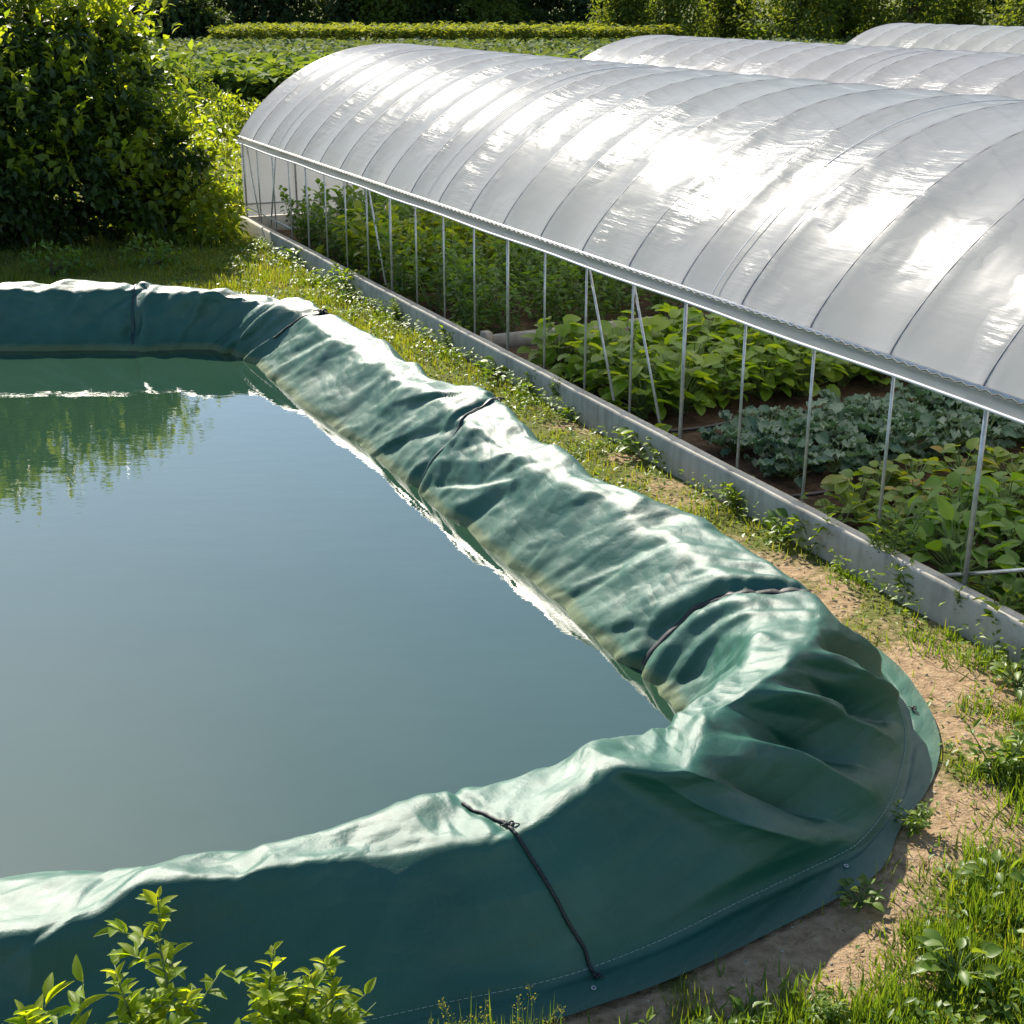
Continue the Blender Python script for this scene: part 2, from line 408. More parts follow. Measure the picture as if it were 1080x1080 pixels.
# ------------------------------------------------------------------ pond tarp: stations round the loop
#        W (waterline)     C1 (inner crest)        C2 (outer crest)        T (fold at the ground)  E (hem edge)
ST = [
 ((-9.6, 15.95), (-9.6, 16.35, .60), (-9.6, 16.62, .64), (-9.6, 17.15), (-9.6, 17.3)),
 ((-7.6, 15.95), (-7.6, 16.36, .61), (-7.6, 16.62, .65), (-7.6, 17.15), (-7.6, 17.3)),
 ((-6.08, 15.94), (-6.1, 16.36, .62), (-6.13, 16.62, .66), (-6.15, 17.15), (-6.15, 17.3)),
 ((-4.62, 15.94), (-4.68, 16.40, .62), (-4.72, 16.66, .67), (-4.68, 17.2), (-4.68, 17.35)),
 ((-3.52, 15.90), (-3.36, 16.14, .62), (-3.22, 16.34, .66), (-2.92, 16.85), (-2.85, 16.98)),
 ((-2.92, 15.22), (-2.45, 15.32, .61), (-2.20, 15.40, .65), (-1.72, 15.62), (-1.58, 15.7)),
 ((-2.28, 13.84), (-1.84, 14.06, .61), (-1.58, 14.19, .65), (-1.15, 14.42), (-1.0, 14.5)),
 ((-1.50, 12.38), (-1.07, 12.60, .61), (-.82, 12.73, .65), (-.38, 12.96), (-.24, 13.03)),
 ((-.81, 11.05), (-.40, 11.26, .60), (-.14, 11.39, .66), (.30, 11.62), (.44, 11.69)),
 ((-.32, 10.0), (.10, 10.20, .60), (.36, 10.33, .66), (.80, 10.56), (.94, 10.63)),
 ((.16, 9.02), (.58, 9.22, .60), (.85, 9.35, .66), (1.30, 9.58), (1.44, 9.65)),
 ((.66, 7.92), (1.10, 8.10, .61), (1.42, 8.24, .67), (1.90, 8.44), (2.05, 8.5)),
 ((.92, 7.28), (1.32, 7.38, .62), (1.68, 7.48, .68), (2.24, 7.86), (2.38, 7.96)),
 ((1.00, 6.98), (1.26, 6.80, .62), (1.55, 6.72, .69), (2.31, 7.22), (2.47, 7.38)),
 ((.92, 6.72), (1.06, 6.34, .63), (1.26, 6.18, .70), (2.22, 6.70), (2.42, 6.80)),
 ((.74, 6.52), (.80, 6.08, .63), (.96, 5.80, .70), (2.00, 6.16), (2.20, 6.30)),
 ((.56, 6.38), (.64, 5.93, .62), (.76, 5.52, .69), (1.78, 5.84), (1.96, 5.94)),
 ((.40, 6.28), (.48, 5.80, .62), (.60, 5.30, .67), (1.61, 5.68), (1.72, 5.54)),
 ((.22, 6.18), (.30, 5.66, .60), (.42, 5.17, .645), (1.12, 5.34), (1.17, 5.13)),
 ((-.04, 6.06), (.06, 5.52, .58), (.22, 5.06, .61), (.66, 5.02), (.68, 4.82)),
 ((-.24, 5.98), (-.16, 5.42, .57), (.02, 4.98, .58), (.30, 4.82), (.31, 4.63)),
 ((-.48, 5.90), (-.44, 5.33, .55), (-.36, 5.00, .56), (-.28, 4.62), (-.28, 4.42)),
 ((-1.22, 5.66), (-1.20, 5.16, .50), (-1.14, 4.76, .515), (-1.10, 4.36), (-1.10, 4.18)),
 ((-2.20, 5.42), (-2.22, 4.96, .47), (-2.20, 4.56, .49), (-2.15, 4.05), (-2.15, 3.9)),
 ((-3.8, 4.98), (-3.85, 4.5, .48), (-3.85, 4.15, .5), (-3.8, 3.6), (-3.8, 3.45)),
 ((-5.6, 4.5), (-5.7, 4.05, .5), (-5.7, 3.7, .52), (-5.7, 3.15), (-5.7, 3.0)),
 ((-8.2, 4.2), (-8.3, 3.75, .55), (-8.35, 3.4, .58), (-8.4, 2.85), (-8.4, 2.7)),
 ((-10.9, 5.2), (-11.3, 4.95, .58), (-11.6, 4.8, .62), (-12.1, 4.6), (-12.25, 4.5)),
 ((-11.6, 8.5), (-12.05, 8.5, .6), (-12.3, 8.5, .64), (-12.8, 8.5), (-12.95, 8.5)),
 ((-11.6, 12.0), (-12.05, 12.0, .6), (-12.3, 12.0, .64), (-12.8, 12.0), (-12.95, 12.0)),
 ((-11.1, 15.2), (-11.45, 15.5, .6), (-11.65, 15.65, .64), (-12.05, 16.0), (-12.15, 16.1)),
]
NS = len(ST)
C = np.zeros((NS, 6, 3))
for i, (w, c1, c2, t, e) in enumerate(ST):
    w = np.array([*w, 0.0]); c1 = np.array(c1); c2 = np.array(c2); t = np.array([*t, .035]); e = np.array([*e, .022])
    C[i] = [w + (w - c1) * np.array([.55, .55, 1]) * .8, w, c1, c2, t, e]
# arc length along the outer crest, densified closed Hermite
cl = C[:, 3, :2]; ch = np.linalg.norm(np.roll(cl, -1, 0) - cl, axis=1)
tks = np.concatenate([[0], np.cumsum(ch)]); PER = tks[-1]
def hermite_closed(u, Y):
    """Y: (NS, ...) values at knots tks[:-1], periodic"""
    i = np.clip(np.searchsorted(tks, u, side='right') - 1, 0, NS - 1); h = ch[i]
    hm = np.roll(ch, 1)
    sh = (-1,) + (1,) * (Y.ndim - 1)
    m = ((Y - np.roll(Y, 1, 0)) / hm.reshape(sh) * ch.reshape(sh) + (np.roll(Y, -1, 0) - Y) / ch.reshape(sh) * hm.reshape(sh)) / (ch + hm).reshape(sh)
    j = (i + 1) % NS
    t = ((u - tks[i]) / h).reshape(sh); hh = h.reshape(sh)
    return (2 * t**3 - 3 * t**2 + 1) * Y[i] + (t**3 - 2 * t**2 + t) * hh * m[i] + (-2 * t**3 + 3 * t**2) * Y[j] + (t**3 - t**2) * hh * m[j]
# finer sampling where the camera is near
dens = np.linspace(0, PER, 6000, endpoint=False)
mid = hermite_closed(dens, C[:, 3]); dist = np.hypot(mid[:, 0], mid[:, 1] - 0)
step = np.clip(dist * 0.0088, 0.044, 0.12); step = np.where((mid[:, 0] < -6.6), 0.16, step)
step = np.convolve(np.concatenate([step[-60:], step, step[:60]]), np.ones(121) / 121, 'valid')
cnt = np.cumsum((PER / 6000) / step); NU = int(cnt[-1])
U = np.interp(np.arange(NU) + .5, cnt, dens)
S = hermite_closed(U, C)                                  # NU,6,3
# wobble of the two crest lines, so the crest wanders
def pl(u, sp, seed):
    """random heights at uneven knots joined by straight lines, -1..1"""
    g_ = np.random.default_rng(seed); k_ = np.cumsum(g_.uniform(.45, 1.55, int(PER / sp * 1.3) + 4)) * sp - sp
    return np.interp(u, k_, g_.uniform(-1, 1, len(k_)))
lat = S[:, 3, :2] - S[:, 2, :2]
S[:, 3, :2] += lat * (.42 * pl(U, .50, 41))[:, None]; S[:, 2, :2] += lat * (.22 * pl(U, .60, 44))[:, None]
S[:, 2, 2] += .030 * pl(U, .55, 42); S[:, 3, 2] += .045 * pl(U, .50, 43)
seg_n = [4, 12, 6, 14, 5]
fr = [np.linspace(0, 1, q, endpoint=False) for q in seg_n]
VV = np.concatenate([i + f for i, f in enumerate(fr)] + [[5.0]]); NV = len(VV)
k0 = np.clip(VV.astype(int), 0, 4); ff = VV - k0
G = S[:, k0] * (1 - ff)[None, :, None] + S[:, k0 + 1] * ff[None, :, None]      # NU,NV,3
# soften the section's corners (more at the crests, less at the ground fold)
def blur_v(A, r):
    k = np.exp(-0.5 * (np.arange(-math.ceil(3 * r), math.ceil(3 * r) + 1) / r) ** 2); k /= k.sum(); pad = len(k) // 2
    B = np.concatenate([np.repeat(A[:, :1], pad, 1), A, np.repeat(A[:, -1:], pad, 1)], 1)
    out = np.zeros_like(A)
    for q in range(len(k)): out += k[q] * B[:, q:q + A.shape[1]]
    return out
Gs = blur_v(G, .8)
wf = sstep(3.5, 3.85, VV)[None, :, None]
G = Gs * (1 - wf) + G * wf
vm = np.zeros((NU, NV)); vm[:, 1:] = np.cumsum(np.linalg.norm(np.diff(G, axis=1), axis=2), axis=1)
# metre coordinate across with 0 at the outer crest
ic = int(np.argmin(np.abs(VV - 3.0))); vm = vm - vm[:, ic:ic + 1]
UU = np.repeat(U[:, None], NV, 1); VR = np.repeat(VV[None], NU, 0)

def nearest(p):
    d = np.linalg.norm(G - np.asarray(p), axis=2); i, j = np.unravel_index(np.argmin(d), d.shape); return i, j
STRAPS = {   # world points the straps and painted fold shadows pass over
 'A': [(-.81, 11.08, 0.02), (-.50, 11.18, .42), (-.28, 11.42, .62), (-.06, 11.62, .60), (.12, 11.75, .30)],
 'B': [(.74, 7.72, .05), (1.02, 7.78, .50), (1.30, 7.66, .64), (1.62, 7.58, .67), (1.86, 7.50, .50)],
 'Cs': [(-.22, 5.36, .57), (0.0, 5.16, .58), (.12, 4.98, .55), (.20, 4.92, .35), (.30, 4.86, .15), (.36, 4.80, .04)],
 'D': [(-4.52, 15.96, .03), (-4.56, 16.30, .50), (-4.58, 16.6, .67), (-4.55, 16.9, .4)],
}
strap_idx = {k: np.array([nearest(p) for p in v], float) for k, v in STRAPS.items()}
def strap_du(key):
    """distance along u from the strap's line, for every (u, v)"""
    ix = strap_idx[key]; o = np.argsort(ix[:, 1])
    line = np.interp(np.arange(NV), ix[o, 1], np.interp(ix[o, 0], np.arange(NU), U))
    line = np.convolve(np.concatenate([np.full(2, line[0]), line, np.full(2, line[-1])]), np.ones(5) / 5, 'valid')
    return UU - line[None, :]

# wrinkles: a slack sheet is laid on the bank and relaxed like cloth ----------
def rot(u, v, a): return u * math.cos(a) + v * math.sin(a), -u * math.sin(a) + v * math.cos(a)
def tri(x, y, seed): return 1 - np.minimum(1, np.abs(perlin(x, y, seed)) * 2.4)      # straight-sided creases
inner = sstep(2.2, 1.7, VR); top = sstep(1.7, 2.2, VR) * sstep(3.3, 2.9, VR); outer = sstep(2.9, 3.3, VR) * sstep(4.02, 3.9, VR)
hem = sstep(3.9, 4.05, VR)
warp_u = UU + 0.25 * fbm(UU * .8, vm * .8, 3, 3); warp_v = vm + 0.2 * fbm(UU * .9 + 9, vm * .9, 5, 3)
# the earth bank itself
tent = lambda c, w_: np.clip(1 - np.abs(VR - c) / w_, 0, 1)
B0 = 0.018 * perlin(warp_u * 1.1, warp_v * 1.3, 11) * (1 - hem)
uc0 = np.interp(12.2, np.arange(NS), tks[:-1]); uc1 = np.interp(17.0, np.arange(NS), tks[:-1])
fan = sstep(uc0 - .5, uc0 + .05, UU) * sstep(uc1 + .55, uc1 + .1, UU)
vt = np.clip(vm / .95, -.6, 1.3)
fu = (UU - uc0) / (uc1 - uc0) + .05 * perlin(UU * 1.8, vm * 2.0, 22) * sstep(0, .3, vm)
kn = np.array([-.35, -.2, -.08, .08, .19, .31, .40, .53, .64, .76, .86, 1.0, 1.16, 1.4]); kh = np.array([.3, .8, .1, .85, .25, 1, .1, .8, .05, .9, .15, 1.0, .45, .5])
dus = {k: strap_du(k) for k in STRAPS}
pin = np.zeros((NU, NV)); gath = np.zeros((NU, NV))
for key, depth, wd, gw in (('A', .045, .05, .33), ('B', .050, .06, .45), ('Cs', .022, .03, .22), ('D', .03, .04, .40)):
    e = np.exp(-(dus[key] / wd) ** 2); B0 -= depth * e * (1 - hem); pin = np.maximum(pin, np.exp(-(dus[key] / (wd * .8)) ** 4))
    gath = np.maximum(gath, np.exp(-(dus[key] / gw) ** 2) * (.35 if key == 'Cs' else 1.0))
ug = np.interp(4.3, np.arange(NS), tks[:-1]); bend = np.exp(-((UU - ug) / 1.0) ** 2)
B0 *= sstep(0.0, .6, VR)
def normals(A):
    n_ = nrm(np.cross(np.gradient(A, axis=0), np.gradient(A, axis=1)))
    return -n_ if n_[NU // 2, ic, 2] < 0 else n_
Nn = nrm(blur_v(normals(G), 1.3))
G00 = G.copy()
G = G + Nn * B0[..., None]
G[..., 2] = np.where(VR > 3.7, np.maximum(G[..., 2], .018), G[..., 2])
def cons(P, A, B, rest, k, only_push=False):
    pa = P[A]; pb = P[B]; d_ = pb - pa; L_ = np.sqrt((d_ * d_).sum(-1)) + 1e-9
    c_ = k * .5 * (L_ - rest) / L_
    if only_push: c_ = np.minimum(c_, 0)
    d_ *= c_[..., None]; P[A] = pa + d_; P[B] = pb - d_
sl = slice; al = sl(None)
def relax(G, P, UU, vm, VR, gath, pin, k_sl, iters, bk):
    """lay a slack sheet (rest lengths longer than the bank's) over the bank G, starting from P"""
    NU, NV = VR.shape
    inner = sstep(2.2, 1.7, VR); top = sstep(1.7, 2.2, VR) * sstep(3.3, 2.9, VR); outer = sstep(2.9, 3.3, VR) * sstep(4.02, 3.9, VR); hem = sstep(3.9, 4.05, VR)
    bend = np.exp(-((UU - ug) / 1.0) ** 2); fan = sstep(uc0 - .5, uc0 + .05, UU) * sstep(uc1 + .55, uc1 + .1, UU)
    Nn = nrm(blur_v(normals(G), 1.5))
    du = np.diff(G, axis=0); dv = np.diff(G, axis=1)
    lu = np.linalg.norm(du, axis=2); lv = np.linalg.norm(dv, axis=2)
    loose = np.clip(1 + 1.7 * fbm(UU * .8, vm * .9, 33, 2), .1, 2.4)
    slack_u = 1 + k_sl * ((.003 * inner + .004 * top + .001 * outer + .004 * hem) * loose + gath * (.016 * inner + .010 * top + .002 * outer) + bend * .018 * (inner + top) + fan * (.003 * outer + .006 * top))
    slack_v = 1 + k_sl * (.002 * inner + .004 * top * loose + .001 * outer)
    shear = -k_sl * (.022 * inner + .01 * top) * np.clip(1 + 1.6 * perlin(UU * .6, vm * .6, 35), .2, 2) - k_sl * .06 * bend * inner
    su = .5 * (slack_u[1:] + slack_u[:-1]); sv = .5 * (slack_v[:, 1:] + slack_v[:, :-1])
    RU = lu * su; RV = lv * sv
    c_lu = .5 * (lu[:, 1:] + lu[:, :-1]); c_lv = .5 * (lv[1:] + lv[:-1]); guv = (.5 * (du[:, 1:] + du[:, :-1]) * .5 * (dv[1:] + dv[:-1])).sum(-1)
    c_su = .5 * (su[:, 1:] + su[:, :-1]); c_sv = .5 * (sv[1:] + sv[:-1]); c_sh = .5 * (shear[1:, 1:] + shear[:-1, :-1])
    base_ = (c_lu * c_su) ** 2 + (c_lv * c_sv) ** 2; cross_ = 2 * (guv * c_su * c_sv + c_sh * c_lu * c_lv)
    RD1 = np.sqrt(np.maximum(base_ + cross_, 1e-7)); RD2 = np.sqrt(np.maximum(base_ - cross_, 1e-7))
    fric = np.clip(.010 + .9 * pin + .35 * hem + .12 * sstep(3.6, 3.95, VR) + .9 * sstep(1.0, .5, VR), 0, 1)[..., None]
    grav = np.clip(.012 + .9 * pin + .25 * hem + .9 * sstep(.9, .4, VR) + .03 * outer, 0, 1)
    sets = []; bends = []
    for o in (0, 1):
        m_ = (NU - o) // 2; sets.append(((sl(o, o + 2 * m_, 2), al), (sl(o + 1, o + 2 * m_, 2), al), RU[o:o + 2 * m_ - 1:2], .9, False))
        m_ = (NV - o) // 2; sets.append(((al, sl(o, o + 2 * m_, 2)), (al, sl(o + 1, o + 2 * m_, 2)), RV[:, o:o + 2 * m_ - 1:2], .9, False))
    for o in (0, 1):
        m_ = (NU - o) // 2
        iA = sl(o, o + 2 * m_, 2); iB = sl(o + 1, o + 2 * m_, 2); rs = sl(o, o + 2 * m_ - 1, 2)
        sets.append(((iA, sl(0, NV - 1)), (iB, sl(1, NV)), RD1[rs], .6, False))
        sets.append(((iA, sl(1, NV)), (iB, sl(0, NV - 1)), RD2[rs], .6, False))
    RU2 = RU[:-1] + RU[1:]; RV2 = RV[:, :-1] + RV[:, 1:]
    for o in range(4):      # pairs two apart: offsets 0,1 and 2,3
        ia = np.arange(o, NU - 2, 4); bends.append(((ia, al), (ia + 2, al), RU2[ia] * .99, bk, True))
        ja = np.arange(o, NV - 2, 4); bends.append(((al, ja), (al, ja + 2), RV2[:, ja] * .99, bk, True))
    for it in range(iters):
        X = P - G; d_ = (X * Nn).sum(-1); t_ = X - d_[..., None] * Nn
        P = G + t_ * (1 - fric) + Nn * np.maximum(d_ * (1 - grav), 0)[..., None]
        for q in sets: cons(P, *q)
        for q in bends: cons(P, *q)
    X = P - G; d_ = (X * Nn).sum(-1); P = P - Nn * np.minimum(d_, 0)[..., None]
    P[..., 2] = np.where(VR > 3.6, np.maximum(P[..., 2], .016 + .006 * hem), P[..., 2])
    return P
wx, wy = rot(warp_u, warp_v, -0.72)
init = .04 * (tri(wx * 1.25, wy * .40, 12)) * (inner + .8 * top) + .07 * gath * tri((dus['B'] - .45 * vm) * 1.5, vm * .3, 67) + .02 * tri(wx * 2.4, wy * 1.0, 14) * (inner + top) + .03 * tri(UU * 1.1 + .4 * vm, vm * .5, 15) * outer + .05 * tri(warp_u * 1.2, warp_v * 1.5, 16) * top
init *= sstep(.2, 1.0, VR) * (1 - pin) * (1 - hem)
Nn = nrm(blur_v(normals(G), 1.3))
P = relax(G, G + Nn * init[..., None], UU, vm, VR, gath, pin, 1.0, 300, .45)
# refine: cubic interpolation to a finer sheet
def refine(A, axis, f):
    A = np.moveaxis(A, axis, 0); n_ = len(A)
    x = np.arange((n_ - 1) * f + 1) / f; i = np.minimum(x.astype(int), n_ - 2); t = (x - i).reshape((-1,) + (1,) * (A.ndim - 1))
    p0 = A[np.maximum(i - 1, 0)]; p1 = A[i]; p2 = A[i + 1]; p3 = A[np.minimum(i + 2, n_ - 1)]
    o = .5 * (2 * p1 + (p2 - p0) * t + (2 * p0 - 5 * p1 + 4 * p2 - p3) * t * t + (3 * p1 - p0 - 3 * p2 + p3) * t ** 3)
    return np.moveaxis(o, 0, axis)
def ref2(*arrs): return [refine(refine(q, 0, 2), 1, 2) for q in arrs]
G, P, UU, vm, VR, gath, pin = ref2(G, P, UU, vm, VR, gath, pin)
P = relax(G, P, UU, vm, VR, gath, pin, 1.15, 50, .30)
P[..., 2] += sstep(3.9, 4.05, VR) * (0.012 * perlin(UU * 4.0, vm * 2, 31))
G, G2, UU, vm, VR = ref2(G, P, UU, vm, VR)
G00 = ref2(*ref2(G00))[0]
for k in strap_idx: strap_idx[k] = strap_idx[k] * 4
ic *= 4; NU, NV = VR.shape; VV = VR[0]; U = UU[:, 0]
Nn = normals(G2)
def facets(X_, Y_, seed):
    """continuous random surface made of flat triangles; X_ grows along axis 0"""
    g_ = np.random.default_rng(seed); x0, y0 = math.floor(X_.min()) - 1, math.floor(Y_.min()) - 1
    nx_, ny_ = math.ceil(X_.max()) + 2 - x0, math.ceil(Y_.max()) + 2 - y0
    px = x0 + np.arange(nx_)[:, None] + g_.uniform(-.36, .36, (nx_, ny_)); py = y0 + np.arange(ny_)[None] + g_.uniform(-.36, .36, (nx_, ny_)); pz = g_.uniform(-1, 1, (nx_, ny_))
    out = np.zeros(X_.shape); lo = np.minimum.accumulate(X_.min(1)[::-1])[::-1]; hi = np.maximum.accumulate(X_.max(1))
    for i in range(nx_ - 1):
        for j in range(ny_ - 1):
            q = [(i, j), (i + 1, j), (i + 1, j + 1), (i, j + 1)]
            for t3 in (((0, 1, 2), (0, 2, 3)) if g_.random() < .5 else ((0, 1, 3), (1, 2, 3))):
                ax_, bx_, cx_ = (px[q[k]] for k in t3); ay_, by_, cy_ = (py[q[k]] for k in t3); az_, bz_, cz_ = (pz[q[k]] for k in t3)
                r0 = np.searchsorted(hi, min(ax_, bx_, cx_)); r1 = np.searchsorted(lo, max(ax_, bx_, cx_), side='right')
                if r1 <= r0: continue
                X = X_[r0:r1]; Y = Y_[r0:r1]; det = (by_ - cy_) * (ax_ - cx_) + (cx_ - bx_) * (ay_ - cy_)
                a = ((by_ - cy_) * (X - cx_) + (cx_ - bx_) * (Y - cy_)) / det; b_ = ((cy_ - ay_) * (X - cx_) + (ax_ - cx_) * (Y - cy_)) / det; c_ = 1 - a - b_
                m_ = (a >= -1e-9) & (b_ >= -1e-9) & (c_ >= -1e-9)
                out[r0:r1][m_] = (a * az_ + b_ * bz_ + c_ * cz_)[m_]
    return out
inner = sstep(2.25, 1.8, VR); top = sstep(1.8, 2.2, VR) * sstep(3.2, 2.9, VR); outer = sstep(2.9, 3.2, VR) * sstep(4.0, 3.8, VR)
fan_ = sstep(uc0 - .5, uc0 + .05, UU) * sstep(uc1 + .5, uc1 + .1, UU)
flat_ = (fan_ * .9 + .3) * outer                       # the steep outer face is pulled tight
G2 = G2 * (1 - np.minimum(flat_, .95)[..., None]) + G00 * np.minimum(flat_, .95)[..., None]
Nn = nrm(blur_v(normals(G2), 2))
dB = refine(refine(refine(refine(dus['B'], 0, 2), 1, 2), 0, 2), 1, 2); dA = refine(refine(refine(refine(dus['A'], 0, 2), 1, 2), 0, 2), 1, 2); dD = refine(refine(refine(refine(dus['D'], 0, 2), 1, 2), 0, 2), 1, 2); dC = refine(refine(refine(refine(dus['Cs'], 0, 2), 1, 2), 0, 2), 1, 2)
wu = UU + .05 * perlin(UU * 3, vm * 3, 65) + .02 * perlin(UU * 9, vm * 9, 67); wv = vm + .05 * perlin(UU * 3 + 9, vm * 3, 66)
rx, ry = rot(wu, wv, -.7)
amt = np.clip(.35 + 1.5 * fbm(UU * .8, vm * .9, 68, 2), 0, 1.2)
F = .003 * (worley(rx * 4.2, ry * 1.9, 63) - .45) * amt * (1 - .6 * outer) + .003 * (worley(rx * 11, ry * 7, 69) - .45) * (1 - .6 * outer)
# flat crumpled facets of stiff cloth, long along the lean of the folds
F += (.034 * inner + .030 * top) * facets((UU - .95 * vm) / .27, vm / .42 + .2, 201)
F += (.014 * inner + .016 * top + .003 * outer) * (.4 + .6 * amt) * facets((UU - .6 * vm) / .12, vm / .17 + .4, 202)
F += .030 * outer * facets((UU - .2 * vm) / .55, vm / .5 + .1, 203)
# straight creases leaning along the bank
F += .016 * pl(rx * 1.0 + 6, .13, 81) * amt * (inner + .5 * top) * np.clip(.5 + 1.4 * perlin(UU * 1.1, vm * 1.6, 82), 0, 1)
F += .006 * pl(rot(wu, wv, -.2)[0] + 6, .16, 83) * top + .006 * pl(rot(wu, wv, .5)[0] + 6, .2, 84) * (top + .25 * outer)
# folds drawn in to the straps
for d_, am, gw, sp_ in ((dB, .065, .40, .15), (dA, .030, .26, .11), (dD, .038, .30, .12), (dC, .012, .2, .12)):
    fz = (d_ - .42 * vm) / (.45 + .45 * np.abs(vm)) + .02 * perlin(UU * 4, vm * 4, 85)
    F += am * pl(fz + 9, sp_, 86) * np.exp(-(d_ / gw) ** 2) * (1 - np.exp(-(d_ / .05) ** 2)) * (inner + .6 * top + .25 * outer)
bend = np.exp(-((UU - ug) / .9) ** 2)
F += .055 * bend * pl(UU - .75 * wv + 9, .17, 87) * (inner + .5 * top)
# flat facets of the stiff sheet
tent = lambda c, w_: np.clip(1 - np.abs(VR - c) / w_, 0, 1)
q1 = UU + .04 * perlin(UU * 2.2, vm * 2.2, 92)
F += .040 * pl(q1 - .75 * vm, .44, 71) * tent(1.55, .65) + .022 * pl(q1 - .9 * vm + 3, .26, 72) * tent(1.4, .6) + .028 * pl(q1 + .35 * vm, .36, 73) * tent(2.5, .75) + .018 * pl(q1 - .5 * vm + 1, .28, 76) * tent(2.15, .45) + .014 * pl(q1 + .6 * vm + 2, .22, 77) * tent(2.8, .4)
F += (1 - fan_) * (.050 * pl(q1 - .35 * vm, .75, 74) * tent(3.4, .45) + .030 * pl(q1 + .25 * vm, .60, 75) * tent(3.65, .4))
# fan of straight pleats round the near corner
vt = np.clip(vm / .95, -.6, 1.3)
fu = (UU - uc0) / (uc1 - uc0) + .006 * perlin(UU * 3, vm * 3, 22)
grow = np.clip(vt / .55, 0, 1) * (1 - .55 * np.clip((vt - .7) / .35, 0, 1))
F += fan_ * outer * (.31 * (np.interp(fu, kn, kh) - .55) * grow + .085 * (np.interp(fu + .10 * vt, kn * .55 + .2, kh[::-1]) - .5) * np.clip(vt / .2, 0, 1) * np.clip((.8 - vt) / .4, 0, 1))
F += fan_ * .045 * pl(fu * 1.5 + .35 * vt + 9, .22, 88) * (top + .6 * inner)
G2 = G2 + Nn * (F * sstep(.6, 1.1, VR) * sstep(4.02, 3.8, VR))[..., None]
G2[..., 2] = np.where(VR > 3.6, np.maximum(G2[..., 2], .016), G2[..., 2])
# blur along the loop very slightly
TUV = np.stack([UU, vm], -1).reshape(-1, 2)
pond = empty('pond_liner', (0, 0, 0))
tag(pond, 'wrinkled green tarpaulin liner draped over the raised bank round the pond', 'tarpaulin')
sheet = mk('tarp_sheet', G2.reshape(-1, 3), [grid_faces(NU, NV)[:, ::-1], np.stack([np.arange(NV - 1) + (NU - 1) * NV, np.arange(1, NV) + (NU - 1) * NV, np.arange(1, NV), np.arange(NV - 1)], 1)], TARP, pond, True, vattr={'scum': np.where(VR < 2.2, G2[..., 2], 1.0).ravel(), 'soil': (sstep(3.2, 4.1, VR) * .6 + .35 * sstep(4.4, 5, VR)).ravel()}, uv=TUV)
Ns = nrm(np.cross(np.gradient(G2, axis=1), np.gradient(G2, axis=0)))
Ns = Ns * np.where((Ns * Nn).sum(-1, keepdims=True) < 0, -1, 1)

def on_sheet(iu, iv, off):
    """bilinear sample of the sheet at fractional indices"""
    i0 = np.floor(iu).astype(int) % NU; i1 = (i0 + 1) % NU; fu_ = (iu - np.floor(iu))[:, None]
    j0 = np.clip(np.floor(iv).astype(int), 0, NV - 2); fv = (iv - j0)[:, None]
    def b(A): return (A[i0, j0] * (1 - fu_) + A[i1, j0] * fu_) * (1 - fv) + (A[i0, j0 + 1] * (1 - fu_) + A[i1, j0 + 1] * fu_) * fv
    return b(G2) + nrm(b(Ns)) * off, nrm(b(Ns))

def idx_curve(ix, n, wig=0.0, seed=0):
    ix = np.asarray(ix, float); t = np.linspace(0, 1, len(ix)); q = np.linspace(0, 1, n)
    def sp(y):   # smooth
        v = np.interp(q, t, y); k = np.ones(9) / 9
        return np.convolve(np.concatenate([np.full(4, v[0]), v, np.full(4, v[-1])]), k, 'valid')
    return sp(ix[:, 0]) + wig * perlin(q * 7, q * 0, seed), sp(ix[:, 1])

def ribbon(name, ix, width, mat, parent, n=90, off=.006, thick=.004, wig=0.0, seed=0):
    iu, iv = idx_curve(ix, n, wig, seed)
    P, Nr = on_sheet(iu, iv, off)
    T = nrm(np.gradient(P, axis=0)); B = nrm(np.cross(T, Nr))
    wv = width * (0.85 + .5 * np.abs(perlin(np.linspace(0, 6, n), np.zeros(n), seed + 5)))[:, None]
    sec = [(-.5, 0), (-.36, 1), (.36, 1), (.5, 0)]
    V = np.stack([P + B * wv * a + Nr * (thick * b - (.004 if b == 0 else 0)) for a, b in sec], 1)
    return mk(name, V.reshape(-1, 3), [grid_faces(n, 4)], mat, parent, True)

def rope(name, ix, r, mat, parent, n=120, off=.006, wig=0.0, seed=0):
    iu, iv = idx_curve(ix, n, wig, seed); P, _ = on_sheet(iu, iv, off)
    b = MB(); b.tube(P, r * (1 + .15 * np.sin(np.arange(n) * 1.7)), 8); return b.build(name, mat, parent, True)

def knot(p, size, mat, parent, seed):
    r = np.random.default_rng(seed); b = MB(); t = np.linspace(0, 2 * np.pi, 60)
    q = np.stack([np.sin(t) + 2 * np.sin(2 * t), np.cos(t) - 2 * np.cos(2 * t), -1.2 * np.sin(3 * t)], 1) * size / 3
    q[:, 2] = q[:, 2] * .7
    b.tube(q + p, size * .22, 7, False)
    for k in range(3):
        a = r.uniform(0, 6.28); e = np.array([math.cos(a), math.sin(a), .15 + .5 * r.random()]) * size * 2.2
        s_ = np.linspace(0, 1, 8)[:, None]
        b.tube(p + e * s_ + np.array([0, 0, -.9 * size]) * s_**2, size * .13, 6)
    return b.build('knot', mat, parent, True)

